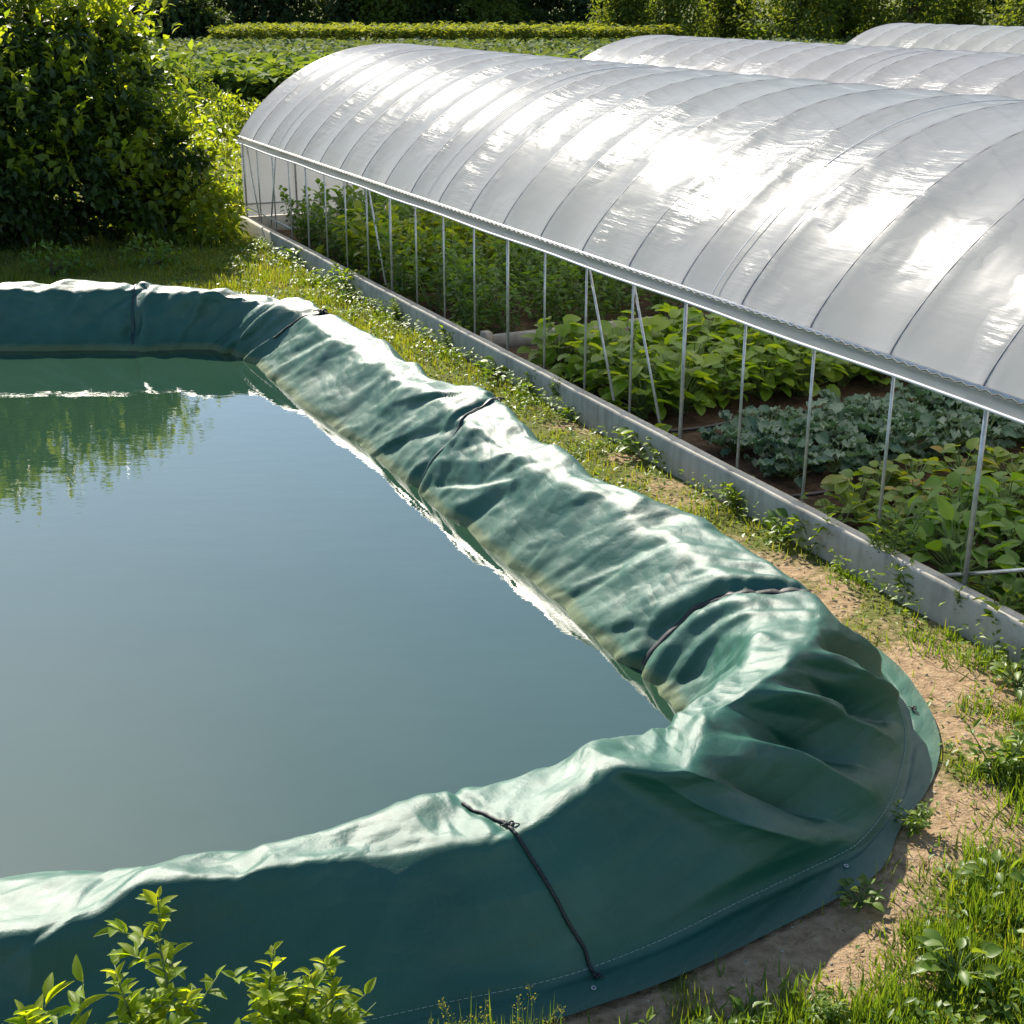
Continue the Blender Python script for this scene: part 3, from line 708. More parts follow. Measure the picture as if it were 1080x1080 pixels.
sA = ribbon('strap_and_fold_shade', strap_idx['A'], .05, DGREEN, pond, seed=1, wig=1.0)  # dark band paints the shading of a wide fold in the tarp
P_, N_ = on_sheet(np.array([float(strap_idx['A'][3][0])]), np.array([float(ic + 2)]), .02); knot(P_[0], .035, BLACK, sA, 3)
ribbon('strap_and_fold_shade', [strap_idx['A'][1], strap_idx['A'][2], strap_idx['A'][3]], .018, BLACK, pond, seed=8, off=.012)
sB = ribbon('strap_and_fold_shade', strap_idx['B'], .050, BLACK, pond, n=140, seed=2, wig=.3, off=.008, thick=.003)  # black ribbon paints the shadow line where the tarp overlaps at a seam
sC = rope('strap_and_fold_shade', strap_idx['Cs'], .0085, BLACK, pond, seed=4, wig=1.5)
for k, e in ((1, .02), (-1, .016)):
    P_, N_ = on_sheet(np.array([float(strap_idx['Cs'][k][0])]), np.array([float(strap_idx['Cs'][k][1])]), .012); knot(P_[0], e, BLACK, sC, 5 + k)
sD = ribbon('strap_and_fold_shade', strap_idx['D'], .05, DGREEN, pond, seed=7, wig=.8)
# seam on the far corner
ie = nearest((-2.15, 15.2, .66)); i2_ = nearest((-2.55, 15.25, .55))
sE = rope('strap_and_fold_shade', [(ie[0] + 3, ie[1] + 10), ie, i2_, (i2_[0] - 4, i2_[1] - 16)], .010, BLACK, pond, wig=1, seed=9)
P_, N_ = on_sheet(np.array([float(ie[0])]), np.array([float(ie[1] + 2)]), .03); knot(P_[0], .05, BLACK, sE, 9)
# stitched seam above the hem
js = int(np.argmin(np.abs(VV - 3.97)))
i_a = nearest((2.3, 7.3, .05))[0]; i_b = nearest((-2.0, 4.1, .05))[0]
b = MB(); n = 0
ii = np.arange(i_a, i_b, 1.0)
P_, N_ = on_sheet(ii, np.full(len(ii), js - 1.0), .003)
lens = np.concatenate([[0], np.cumsum(np.linalg.norm(np.diff(P_, axis=0), axis=1))])
for q in np.arange(0, lens[-1], .030):
    tt = np.interp(np.linspace(q, q + .021, 4), lens, np.arange(len(ii)))
    pp, _ = on_sheet(ii[0] + tt, np.full(4, js - 1.0), .0035); b.tube(pp, .0019, 4)
b.build('stitching', THREAD, pond)
def torus(b, p, Rr, r, nz=(0, 0, 1)):
    t = np.linspace(0, 2 * np.pi, 17); nz = np.array(nz, float); nz /= np.linalg.norm(nz)
    X = np.cross(nz, [1, 0.2, 0.1]); X /= np.linalg.norm(X); Y = np.cross(nz, X)
    b.tube(p + Rr * (np.cos(t)[:, None] * X + np.sin(t)[:, None] * Y), r, 6, False)
for w in ((2.36, 7.15, .02), (1.62, 5.62, .03), (.34, 4.74, .03)):
    i, j = nearest(w); b = MB(); P_, N_ = on_sheet(np.array([float(i)]), np.array([float(j)]), .006)
    torus(b, P_[0], .009, .003, N_[0]); b.build('eyelet', STEEL, pond, True)
i, j = nearest((2.36, 7.15, .02)); knot(on_sheet(np.array([i * 1.0]), np.array([j * 1.0]), .02)[0][0], .018, BLACK, sB, 12)

# ------------------------------------------------------------------ water
wl = (S[:, 1] + (S[:, 2] - S[:, 1]) * .35).copy(); wl[:, 2] = 0.0
ctr = wl.mean(0)
rings = [ctr + (wl - ctr) * f for f in (1.0, .66, .33)]
V = np.concatenate(rings + [[ctr]]); n = len(wl); q = np.arange(n); q2 = (q + 1) % n
water = mk('pond_water', V, [np.concatenate([np.stack([q, q2, n + q2, n + q], 1), np.stack([n + q, n + q2, 2 * n + q2, 2 * n + q], 1)]), np.stack([2 * n + q, 2 * n + q2, np.full(n, 3 * n)], 1)], WATER, None, True)
tag(water, 'still murky green pond water reflecting the sky', 'water', kind='structure')

# ------------------------------------------------------------------ ground
def axis_coords(lo, hi, st, far, gr=1.35):
    a = list(np.arange(lo, hi + 1e-6, st)); s = st; x = a[-1]
    while x < far: s *= gr; x += s; a.append(x)
    s = st; x = a[0]
    while x > -far: s *= gr; x -= s; a.insert(0, x)
    return np.array(a)
gx = axis_coords(-12.5, 6.5, .075, 1600); gy = axis_coords(2.0, 28.0, .075, 1600)
GX, GY = np.meshgrid(gx, gy, indexing='ij')
def inside_poly(px, py, poly):
    c = np.zeros(px.shape, bool); j = len(poly) - 1
    for i in range(len(poly)):
        xi, yi = poly[i]; xj, yj = poly[j]
        cond = ((yi > py) != (yj > py)) & (px < (xj - xi) * (py - yi) / (yj - yi + 1e-12) + xi)
        c ^= cond; j = i
    return c
poly_c = S[::3, 2, :2]; poly_e = S[::3, 5, :2]
DIRT = [(1.85,10.0,.35),(2.1,9.4,.35),(2.25,8.8,.3),(1.55,10.8,.3),(1.0,11.9,.3),(.55,12.9,.28),(2.65,8.2,.35),(2.85,7.6,.42),(2.6,7.75,.3),(2.75,7.0,.4),(2.62,6.7,.3),(2.35,6.2,.42),(2.0,5.75,.36),(1.75,5.42,.38),(1.35,5.15,.35),(1.1,4.95,.3),(.7,4.66,.35),(.3,4.5,.3),(-.3,15.5,.28),(-.95,16.8,.22),(1.5,4.95,.3),(2.05,8.6,.25),(-.1,4.3,.4),(1.2,11.3,.25), (.2,13.9,.2)]
def dirt_f(x, y):
    q = np.ones(np.shape(x))
    for a, b_, r in DIRT: q = q * (1 - .62 * np.exp(-((x - a) ** 2 + (y - b_) ** 2) / (1.25 * r) ** 2))
    return np.clip(.95 * (1 - q) + .55 * fbm(x * 1.9, y * 1.9, 81, 4) - .06, 0, 1)
def axc(x, y):
    dx = x - O2[0]; dy = y - O2[1]; return dx * A2[0] + dy * A2[1], dx * N2[0] + dy * N2[1]
near = (np.abs(GX + 3) < 10) & (GY > 1.5) & (GY < 29)
Z = np.zeros(GX.shape)
Z += np.where(near, .018 * fbm(GX * 1.2, GY * 1.2, 90, 4) + .010 * fbm(GX * 6, GY * 6, 95, 2), 0)
s_, c_ = axc(GX, GY)
in_gh = (s_ > 0) & (s_ < 22.5) & (((c_ > .1) & (c_ < 5.6)) | ((c_ > 6.9) & (c_ < 12.4)) | ((c_ > 19.4) & (c_ < 24.9)))
bedw = np.where(in_gh, 1.0, 0.0)
Z = np.where(in_gh & near, Z + .03 * np.sin(s_ * 2 * np.pi / 1.2), Z)
ip = inside_poly(GX, GY, poly_c)
Z = np.where(ip, -.9, Z)
Z = np.minimum(Z, np.where(inside_poly(GX, GY, poly_e), 0.0, 1.0))
dirtA = np.where(near, dirt_f(GX, GY), 0) * (1 - bedw)
ground = mk('ground', np.stack([GX, GY, Z], -1).reshape(-1, 3), [grid_faces(len(gx), len(gy))], GROUND, None, True, vattr={'dirt': dirtA.ravel(), 'bed': bedw.ravel()})
tag(ground, 'bare sandy soil and thin turf round the pond and fields', 'ground', kind='structure')
def gz(x, y): return .018 * fbm(np.asarray(x) * 1.2, np.asarray(y) * 1.2, 90, 4)

# ------------------------------------------------------------------ greenhouses
HW, ZE, RISE, LEN, NB = 2.85, 1.65, 1.46, 22.25, 25
BAY = LEN / NB
def arch(t):       # t 0..1 across; returns c, z
    q = np.cos(np.pi * (1 - t)) * -1
    q = -np.cos(np.pi * t)
    z = ZE + RISE * (1 - np.abs(q) ** 2.2) ** .85
    return HW + HW * q, z
tt = np.linspace(0, 1, 65); AC, AZ = arch(tt)
arl = np.concatenate([[0], np.cumsum(np.hypot(np.diff(AC), np.diff(AZ)))])
def ax_l(s, c, z): return np.stack(np.broadcast_arrays(s, c, z), -1).astype(float)
def build_greenhouse():
    g = empty('polytunnel', (O2[0], O2[1], 0), YAW)
    nb = 10; ns = NB * nb + 1
    s = np.linspace(0, LEN, ns); fr_ = (s / BAY) % 1.0
    nc = np.gradient(AZ, arl), -np.gradient(AC, arl)         # outward normal is (-dz, dc) flipped below
    nx, nz = -np.gradient(AZ, arl), np.gradient(AC, arl)
    SS, TT = np.meshgrid(s, np.arange(65), indexing='ij')
    sag = -0.055 * np.sin(np.pi * fr_)[:, None] ** .8 * (0.5 + 0.9 * np.abs(perlin(SS * .7, arl[TT] * .5, 101)))
    sag += 0.012 * perlin(SS * 1.3, arl[TT] * .9, 102) * np.sin(np.pi * fr_)[:, None]
    sag += .014
    P = np.stack([SS, AC[TT] + nx[TT] * sag, AZ[TT] + nz[TT] * sag], -1)
    mk('roof_film', P.reshape(-1, 3), [grid_faces(ns, 65)], FILM, g, True, uv=np.stack([SS, arl[TT]], -1).reshape(-1, 2))
    for k in range(NB + 1):        # steel hoops
        b = MB(); b.tube(ax_l(k * BAY, AC[::2] + nx[::2] * .006, AZ[::2] + nz[::2] * .005), .0125, 6, False); b.build('hoop', HOOPM, g, True)
    for k in range(2, NB, 7):            # thin hold-down bands between hoops
        b = MB(); lo, hi = 0, 65
        sl = slice(lo, hi, 2)
        b.tube(ax_l((k + .5) * BAY, AC[sl] + nx[sl] * -.004, AZ[sl] + nz[sl] * -.004), .0045, 5, False); b.build('hold_down_band', BAND, g, True)
    # side: clip channel, skirt of film, pipe
    for side in (0, 1):
        sg = 1 if side == 0 else -1; c0 = 0 if side == 0 else 2 * HW
        b = MB(); b.box((LEN / 2, c0 - sg * .035, ZE), (LEN, .03, .035)); ch_ = b.build('clip_channel', STEEL, g)
        b = MB()
        zz = np.arange(0, LEN, .055)
        pts = ax_l(zz, c0 - sg * .052, ZE + .010 * np.where(np.arange(len(zz)) % 2, 1, -1)); b.tube(pts, .0045, 4, False); b.build('spring_clip', HOSE, ch_)
        # skirt
        ks = np.linspace(0, LEN, 400); kz = np.linspace(0, 1, 7)
        KS, KZ = np.meshgrid(ks, kz, indexing='ij')
        cc = c0 - sg * (.03 + .030 * KZ + .012 * perlin(KS * 4.5, KZ * 1.5, 111) * KZ)
        mk('film_skirt', np.stack([KS, cc, ZE - .015 - .085 * KZ], -1).reshape(-1, 3), [grid_faces(400, 7)], FILM, g, True, uv=np.stack([KS, KZ * .2], -1).reshape(-1, 2))
        b = MB(); b.tube(ax_l(np.linspace(0, LEN, 40), c0 - sg * .065, ZE - .105 + .006 * np.sin(np.arange(40) * 1.3)), .012, 8); b.build('roll_up_pipe', BAND, g, True)
        b = MB(); b.tube(ax_l(np.array([0, LEN]), c0 + sg * .02, ZE - .02), .02, 8); b.build('eave_rail', STEEL, g, True)
        for k in range(NB + 1):
            b = MB(); b.tube(ax_l(k * BAY, c0 + sg * .045, np.array([.27, ZE + .02])), .012 if k % 4 else .017, 8); b.build('post', STEEL, g, True)
        for k, dr in ((0.15, 1), (1.9, -1), (6.25, 1), (12.45, 1), (13.3, 1), (18.75, -1)):
            if side == 0 or k in (0.15, 12.45):
                L_ = .55 if k != 18.75 else 1.25
                b = MB(); b.tube(ax_l(np.array([k, k + dr * L_]), c0 + sg * .075, np.array([1.5, .30]) if k != 18.75 else np.array([.78, .22])), .013, 7); b.build('brace', STEEL, g, True)
        b = MB(); b.tube(ax_l(np.array([0, BAY * 3.0]), c0 + sg * .02, .46), .013, 6); b.build('low_rail', STEEL, g, True)
    # end walls of film with frame
    for e in (0, LEN):
        zz = np.linspace(0, 1, 14)
        CC = np.repeat(AC[:, None], 14, 1); ZZ = .28 + (AZ[:, None] - .28) * zz[None]
        xx = np.full(CC.shape, e) + .012 * fbm(CC * 1.5, ZZ * 1.5, 121 + int(e), 3)
        mk('end_film', np.stack([xx, CC, ZZ], -1).reshape(-1, 3), [grid_faces(65, 14)], ENDFILM, g, True, uv=np.stack([CC, ZZ], -1).reshape(-1, 2))
        b = MB()
        off = .03 if e == 0 else -.03
        for c in (.95, 1.9, 2.35, 3.35, 3.8, 4.75):
            zt = np.interp(c, AC, AZ) - .02
            b.tube(ax_l(e + off, c, np.array([.1, zt])), .018, 7)
        b.tube(ax_l(e + off * 2.2, np.array([.05, 2 * HW - .05]), 1.5), .018, 7)
        b.tube(ax_l(e + off * 2.2, np.array([.05, 2 * HW - .05]), .5), .015, 7)
        b.build('end_frame', STEEL, g, True)
    # ridge pipe inside
    b = MB(); b.tube(ax_l(np.array([0, LEN]), HW, ZE + RISE - .05), .018, 7); b.build('ridge_pipe', STEEL, g, True)
    return g
def build_wall():
    b = MB()
    L = LEN + .1
    n = 90; s = np.linspace(-.05, L, n)
    # plinth wall, slightly uneven top and face
    zt = .285 + .006 * perlin(s * .9, s * 0, 131); th = .13
    def ringpts(c0):
        r = [(c0 - .065, -.25), (c0 - .062, .26), (c0 - .05, .285), (c0 + .05, .285), (c0 + .065, .26), (c0 + .065, -.25)]
        V = np.stack([np.stack([s, np.full(n, c) + .006 * perlin(s * 1.3, s * 0 + z, 133), np.where(z > 0, z - .285 + zt, z)], -1) for c, z in r], 1)
        return V.reshape(-1, 3)
    for c0 in (-.02, 2 * HW + .02):
        b.add(ringpts(c0), grid_faces(n, 6))
        k = (n - 1) * 6
        b.add(ringpts(c0)[[0, 1, 2, 3, 4, 5, k, k + 1, k + 2, k + 3, k + 4, k + 5]], [[0, 1, 2, 3, 4, 5], [11, 10, 9, 8, 7, 6]])
    b.box((-.0, HW, .02), (.12, 2 * HW - .1, .5)); b.box((LEN, HW, .02), (.12, 2 * HW - .1, .5))
    o = b.build('concrete_plinth', CONC)
    o.location = (O2[0], O2[1], 0); o.rotation_euler = (0, 0, YAW)
    return o
g1 = build_greenhouse(); tag(g1, 'nearest long polytunnel with white film roof and open side beside the pond', 'greenhouse', 'polytunnels')
w1 = build_wall(); tag(w1, 'low grey concrete plinth wall under the nearest polytunnel, facing the pond', 'wall', 'plinth walls under the polytunnels')
for (al, ac_, lab, lw) in ((2.3, 6.85, 'middle polytunnel, its white film roof showing just behind the nearest one', 'concrete plinth wall under the middle polytunnel'),
                       (9.2, 19.3, 'farthest polytunnel, only a strip of white roof showing at top right', 'concrete plinth wall under the farthest polytunnel')):
    p = ax(-al, ac_)
    for src, l_, cat in ((g1, lab, 'greenhouse'), (w1, lw, 'wall')):
        c = copy_tree(src); c.location = (p[0], p[1], 0); c['label'] = l_

# ------------------------------------------------------------------ crops inside the near tunnel
LM = {
 'squash': leaf_mat('bright_squash_leaf', [(.10, .20, .02), (.15, .25, .026), (.20, .28, .034)], .52),
 'kale': leaf_mat('blue_green_kale_leaf', [(.055, .115, .075), (.085, .15, .10), (.13, .19, .14)], .25, (1.5, 1.6, .8), .4),
 'dark': leaf_mat('dark_crop_leaf', [(.045, .105, .02), (.065, .14, .026), (.095, .17, .032)], .5),
 'bean': leaf_mat('yellow_green_bean_leaf', [(.09, .18, .018), (.14, .22, .022), (.20, .25, .03)], .55),
 'chard': leaf_mat('mid_green_leaf', [(.075, .165, .025), (.105, .205, .03), (.14, .235, .04)], .48),
 'tinged': leaf_mat('yellowing_leaf', [(.085, .175, .02), (.12, .205, .024), (.17, .23, .03), (.27, .19, .04)], .48),
 'bush': leaf_mat('glossy_shrub_leaf', [(.024, .052, .010), (.038, .075, .013), (.070, .115, .016)], .40),
 'bushy': leaf_mat('pale_sunlit_tone_shrub_leaf', [(.10, .17, .018), (.17, .23, .022), (.23, .26, .03)], .58),  # pale leaf, also the painted sunlit tone on the big shrub's shoots
 'grass': leaf_mat('grass_blade', [(.085, .145, .018), (.13, .185, .022), (.18, .21, .035), (.25, .21, .07)], .45),
 'lush': leaf_mat('lush_grass_blade', [(.065, .135, .016), (.10, .175, .02), (.14, .20, .026)], .45),
 'weed': leaf_mat('weed_leaf', [(.07, .145, .018), (.11, .185, .022), (.15, .21, .03)], .45),
 'young': leaf_mat('young_sapling_leaf', [(.10, .19, .018), (.18, .27, .02), (.28, .33, .03)], .6, (2.2, 1.9, .4), .5, .35),
 'field': leaf_mat('field_crop_leaf', [(.07, .125, .024), (.11, .17, .032), (.15, .20, .05)], .4, rough=.75, spec=.15),
 'fieldg': leaf_mat('grey_green_field_leaf', [(.075, .12, .05), (.10, .145, .06), (.13, .17, .07)], .3, rough=.75, spec=.15),
 'fieldy': leaf_mat('light_crop_leaf', [(.14, .19, .03), (.18, .22, .04), (.22, .25, .055)], .4, rough=.75, spec=.15),
 'tree': leaf_mat('tree_leaf', [(.030, .055, .020), (.045, .075, .025), (.065, .10, .03)], .38, rough=.75, spec=.15),
 'treel': leaf_mat('light_tree_leaf', [(.065, .105, .022), (.095, .135, .028), (.13, .16, .04)], .5, rough=.75, spec=.15),
}
def plant_leaves(h, rad, n, L, W, kind, r, up=.5, stems=True, spread=.5):
    """leaves on stalks from one root; returns leaf parts and stalk MB"""
    P = []; Dd = []; b = MB(); tint = []
    for i in range(n):
        a = r.uniform(0, 2 * np.pi); f = (i + .5) / n
        rr = rad * np.sqrt(r.uniform(.03, 1)); z = h * (0.25 + .75 * r.random()) * (1 - .35 * (rr / rad) ** 2)
        tip = np.array([math.cos(a) * rr * .75, math.sin(a) * rr * .75, z])
        d = np.array([math.cos(a), math.sin(a), r.uniform(-.25, up)])
        P.append(tip); Dd.append(d + r.normal(size=3) * .2); tint.append(np.clip(r.normal(.5, .25) + .3 * (z / h - .6), 0, 1))
        if stems:
            m_ = tip * np.array([.45, .45, .6]); b.tube([[r.normal() * .02, r.normal() * .02, 0], m_, tip], [.007, .006, .004], 4, False)
    P = np.array(P); Dd = np.array(Dd); N = np.array([0, 0, 1]) + r.normal(size=(n, 3)) * .25
    return leaves(P, Dd, N, L * r.uniform(.7, 1.2, n), W * r.uniform(.75, 1.15, n), kind, np.array(tint)), b
def stemmed(h, n_st, per, L, W, kind, r, rad=.25, lean=.25):
    """upright bushy plant: several leafy stems"""
    P = []; Dd = []; b = MB(); tint = []
    for s in range(n_st):
        a = r.uniform(0, 6.28); q0 = np.array([math.cos(a), math.sin(a), 0]) * rad * .25 * r.random()
        hh = h * r.uniform(.65, 1.05); e = q0 + np.array([math.cos(a) * lean * hh * r.random() * 1.6, math.sin(a) * lean * hh * r.random() * 1.6, hh])
        t = np.linspace(0, 1, 7)[:, None]; pts = q0 * (1 - t) + e * t + np.array([0, 0, .0]) + .03 * h * r.normal(size=(7, 3)) * t
        b.tube(pts, np.linspace(.009, .003, 7) * (h / .8) ** .5, 5, False)
        for k in range(per):
            f = r.uniform(.12, 1.0); c = np.array([np.interp(f, t[:, 0], pts[:, j]) for j in range(3)])
            aa = r.uniform(0, 6.28); d = np.array([math.cos(aa), math.sin(aa), r.uniform(-.3, .7) if f < .85 else r.uniform(.2, 1.4)])
            c = c + d * rad * .5 * r.random() * (1.1 - f)
            P.append(c); Dd.append(d); tint.append(np.clip(.25 + .55 * f + r.normal() * .2, 0, 1))
    n = len(P)
    return leaves(np.array(P), np.array(Dd), np.array([0, 0, 1]) + r.normal(size=(n, 3)) * .35, L * r.uniform(.6, 1.2, n), W * r.uniform(.7, 1.15, n), kind, np.array(tint)), b

def make_plant(name, leaf, b, lmat, smat=STEMG, smooth=True):
    t = empty(name)
    leaf_obj('foliage', leaf, lmat, t, smooth)
    if b is not None and b.n: b.build('stem', smat, t, True)
    return t
def protos(name, fn, mat, k=3, smat=STEMG):
    return [make_plant(name, *fn(np.random.default_rng(1000 + 37 * i + len(name))), mat, smat) for i in range(k)]
ORD = ['first', 'second', 'third', 'fourth', 'fifth', 'sixth', 'seventh', 'eighth', 'ninth', 'tenth', 'eleventh', 'twelfth']
class Pool:
    """hands out the prototypes themselves first, then copies of them with their parts"""
    def __init__(s, ps): s.ps = ps; s.used = [False] * len(ps); s.i = 0
    def get(s, loc, rz, sc=1.0, vary=(1, 1, 1)):
        k = s.i % len(s.ps); s.i += 1
        o = s.ps[k] if not s.used[k] else copy_tree(s.ps[k]); s.used[k] = True
        o.location = loc; o.rotation_euler = (0, 0, rz); o.scale = (sc * vary[0], sc * vary[1], sc * vary[2]); return o
pr = random.Random(3)
RW = {2: ['back row', 'front row'], 3: ['back row', 'middle row', 'front row'], 4: ['back row', 'second row', 'third row', 'front row'], 5: ['back row', 'second row', 'middle row', 'fourth row', 'front row']}
BEDS = [
 # name, fn, material, rows(s), c start, c step, n, description, bed phrase
 ('squash_plant', lambda r: plant_leaves(.62, .42, 64, .165, .155, 'round', r), 'squash', (10.9, 11.5, 12.1, 12.7), .58, .50, 8, 'bright broad-leaved squash plant', 'light green bed'),
 ('kale_plant', lambda r: plant_leaves(.36, .30, 44, .17, .12, 'ruffle', r, .8), 'kale', (13.95, 14.45, 14.95), .80, .42, 9, 'blue-green frilly kale plant', 'kale bed'),
 ('yellowing_bean_plant', lambda r: plant_leaves(.36, .28, 34, .12, .11, 'round', r), 'tinged', (15.75, 16.2), .70, .42, 8, 'low bean plant with yellowing leaves', 'yellowing bed'),
 ('chard_plant', lambda r: plant_leaves(.50, .36, 58, .155, .11, 'fine', r, .8), 'chard', (16.75, 17.35, 17.95, 18.5), .50, .46, 6, 'mid green leafy chard plant', 'nearest bed'),
 ('pepper_plant', lambda r: stemmed(.95, 7, 26, .12, .065, 'fine', r, .38, .3), 'dark', (6.9, 7.6, 8.3, 8.95), .45, .52, 7, 'dark bushy pepper plant', 'bed behind timber'),
 ('bean_plant', lambda r: stemmed(1.05, 7, 22, .13, .11, 'round', r, .38, .28), 'bean', (4.7, 5.4, 6.15), .5, .55, 6, 'tall yellow-green bean plant', 'bean bed'),
 ('tomato_plant', lambda r: stemmed(.95, 7, 26, .12, .08, 'fine', r, .40, .3), 'dark', (1.4, 2.1, 2.8, 3.5, 4.1), .55, .58, 5, 'dark green tomato plant', 'far end bed'),
]
for name, fn, mat, rows, c0, cs, n, desc, bedp in BEDS:
    pool = Pool(protos(name, fn, LM[mat], 3))
    for ri, s in enumerate(rows):
        for k in range(n):
            p = ax(s + pr.uniform(-.09, .09), c0 + k * cs + pr.uniform(-.08, .08), -.01)
            o = pool.get(p, pr.uniform(0, 6.28), pr.uniform(.82, 1.15), (1, 1, pr.uniform(.9, 1.12)))
            tag(o, f'{desc}, {ORD[k]} from wall, {RW[len(rows)][ri]} of {bedp}', 'crop plant', f'plants of the {bedp}')
# drip hoses and timber edging inside
hp = [(13.4, .4, 3.9, 'black drip hose lying at the foot of the light green squash bed'), (15.4, .4, 3.6, 'black drip hose lying between the kale bed and the yellowing bed')]
for s, c0, c1, lab in hp:
    b = MB(); cc = np.linspace(c0, c1, 24); b.tube(np.array([ax(s + .03 * math.sin(q * 3), q, .055 + .012 * math.sin(q * 5)) for q in cc]), .017, 7)
    tag(b.build('drip_hose', HOSE, None, True), lab, 'hose', 'drip hoses')
b = MB(); p = ax(9.55, 1.5, .07); b.box(p, (.10, 2.4, .20), YAW); b.box(ax(9.55, .30, .09), (.14, .10, .26), YAW)
tag(b.build('timber_edging', WOOD), 'grey timber edging board across the dark bushy bed', 'edging')

# ------------------------------------------------------------------ big shrub and neighbours
def lobed_foliage(lobes, n, L, W, kind, r, deep=.35, droop=.2, rough=.30, clump=0):
    w = np.array([q[3] * q[4] for q in lobes]); w = w / w.sum(); P = []; Dd = []; N = []; T = []
    for (cx, cy, cz, rx, rz), f in zip(lobes, w):
        m_ = int(n * f); d = rand_dirs(m_, r); u = 1 - deep * r.random(m_) ** 1.5
        u = u * (1 + rough * perlin(d[:, 0] * 3 + cx, d[:, 1] * 3 + d[:, 2] * 2.3 + cy, 7))
        p = np.stack([cx + d[:, 0] * rx * u, cy + d[:, 1] * rx * u, cz + d[:, 2] * rz * u], 1)
        if clump:       # leaves gathered into sprays with gaps between
            ck = max(6, m_ // clump); own = r.integers(0, ck, m_); ctr_ = p[:ck]; p = ctr_[own] + r.normal(size=(m_, 3)) * np.array([.16, .16, .12]) * (rx + rz) * .32; d = nrm(d[:ck][own] + r.normal(size=(m_, 3)) * .5)
        P.append(p); dd = d + r.normal(size=(m_, 3)) * .7; dd[:, 2] -= droop; Dd.append(dd)
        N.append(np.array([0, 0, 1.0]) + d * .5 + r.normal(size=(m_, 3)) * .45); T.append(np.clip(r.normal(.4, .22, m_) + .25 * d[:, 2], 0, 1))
    P = np.concatenate(P); k = P[:, 2] > .03
    n_ = k.sum()
    return leaves(P[k], np.concatenate(Dd)[k], np.concatenate(N)[k], L * r.uniform(.6, 1.25, n_), W * r.uniform(.65, 1.2, n_), kind, np.concatenate(T)[k])
def limbs(b, base, tips, r0, r):
    for tp in tips:
        base_ = np.asarray(base, float); tp = np.asarray(tp, float); t = np.linspace(0, 1, 7)[:, None]
        pts = base_ * (1 - t) + tp * t; pts[1:-1] += r.normal(size=(5, 3)) * .05 * np.linalg.norm(tp - base_); pts[:, :2] -= (tp - base_)[None, :2] * .25 * np.sin(np.pi * t)
        b.tube(pts, np.linspace(r0, r0 * .25, 7), 7)
r = np.random.default_rng(77)
sh = empty('large_shrub', (-8.2, 24.4, 0))
lob = [(-.2, .2, 2.2, 1.8, 1.75), (-1.7, .5, 2.6, 1.8, 1.7), (1.0, .1, 2.1, 1.3, 1.45), (.2, -1.0, 1.5, 1.6, 1.5), (-1.8, -1.2, 1.7, 1.8, 1.6), (1.6, -.5, 1.3, 1.1, 1.1),
       (2.3, -.5, .85, .9, .85), (1.3, -1.3, .7, 1.1, .8), (-.6, -1.7, .8, 1.4, .95), (-2.6, -1.8, .8, 1.4, .9), (.7, .2, 3.1, .7, .75), (-.5, .2, 3.5, .8, .7), (-1.6, .4, 3.9, .9, .7), (-3.4, 0, 3.0, 2.0, 2.4), (-3.6, .5, 4.7, 1.3, 1.0), (1.35, .4, 2.9, .5, .6), (-2.6, .6, 4.3, .8, .8)]
fo = lobed_foliage(lob, 52000, .17, .10, 'simple', r, .45, .3, .5, 55)
# shoots sticking out past the outline; their lighter colour paints sunlit outer leaves
sp = []; sd = []
for _ in range(900):
    l = lob[r.integers(len(lob))]; d = rand_dirs(1, r)[0]; d[2] = abs(d[2]) * 1.2 + .25; d /= np.linalg.norm(d)
    p0 = np.array(l[:3]) + d * np.array([l[3], l[3], l[4]]) * .9; ln = r.uniform(.25, .95); dr = nrm(d + [0, 0, .5])
    for k in range(9):
        sp.append(p0 + dr * ln * (k + 1) / 9); q = rand_dirs(1, r)[0]; sd.append(dr * .5 + q)
sp = np.array(sp); sd = np.array(sd)
shoots = leaves(sp, sd, np.array([0, 0, 1]) + r.normal(size=(len(sp), 3)) * .4, r.uniform(.13, .24, len(sp)), r.uniform(.08, .14, len(sp)), 'simple', np.clip(r.normal(.5, .2, len(sp)), 0, 1))
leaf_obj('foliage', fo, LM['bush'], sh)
leaf_obj('sunlit_tone_shoots', shoots, LM['bushy'], sh)
b = MB(); limbs(b, (-.3, -.2, -.1), [np.array(l[:3]) * [1, 1, .9] for l in lob], .07, r); b.build('branches', BARK, sh, True)
tag(sh, 'big dense dark green shrub overhanging the far bank at left', 'shrub')
def small_shrub(loc, lobes, n, L, W, mat, lab, seed, name='broadleaf_shrub', cat='shrub', group=None, kind='simple'):
    r = np.random.default_rng(seed); t = empty(name, loc)
    leaf_obj('foliage', lobed_foliage(lobes, n, L, W, kind, r, .5, .1), LM[mat], t)
    b = MB(); limbs(b, (0, 0, -.05), [np.array(l[:3]) for l in lobes], .03, r); b.build('branches', BARK, t, True)
    tag(t, lab, cat, group); return t
small_shrub((-5.45, 23.6, 0), [(0, 0, .6, .75, .65), (.5, -.3, .4, .5, .45), (-.6, -.2, .7, .6, .7)], 1500, .19, .12, 'bushy', 'sunlit broad-leaved shrub at the right foot of the big dark shrub', 31)
small_shrub((-6.6, 27.5, 0), [(0, 0, .9, .9, .9), (.9, .3, .6, .7, .6), (-.8, 0, 1.2, .9, 1.1)], 2200, .17, .09, 'bushy', 'yellow-green bush behind the big shrub, left of the nearest polytunnel end', 32)
small_shrub((-9.6, 43.5, 0), [(0, 0, .9, .55, 1.1), (.5, .1, .6, .5, .7), (-.5, .1, .5, .5, .6)], 1100, .20, .09, 'field', 'tall pale weed clump standing in the meadow left of the polytunnel', 33, 'tall_weed', 'weed')
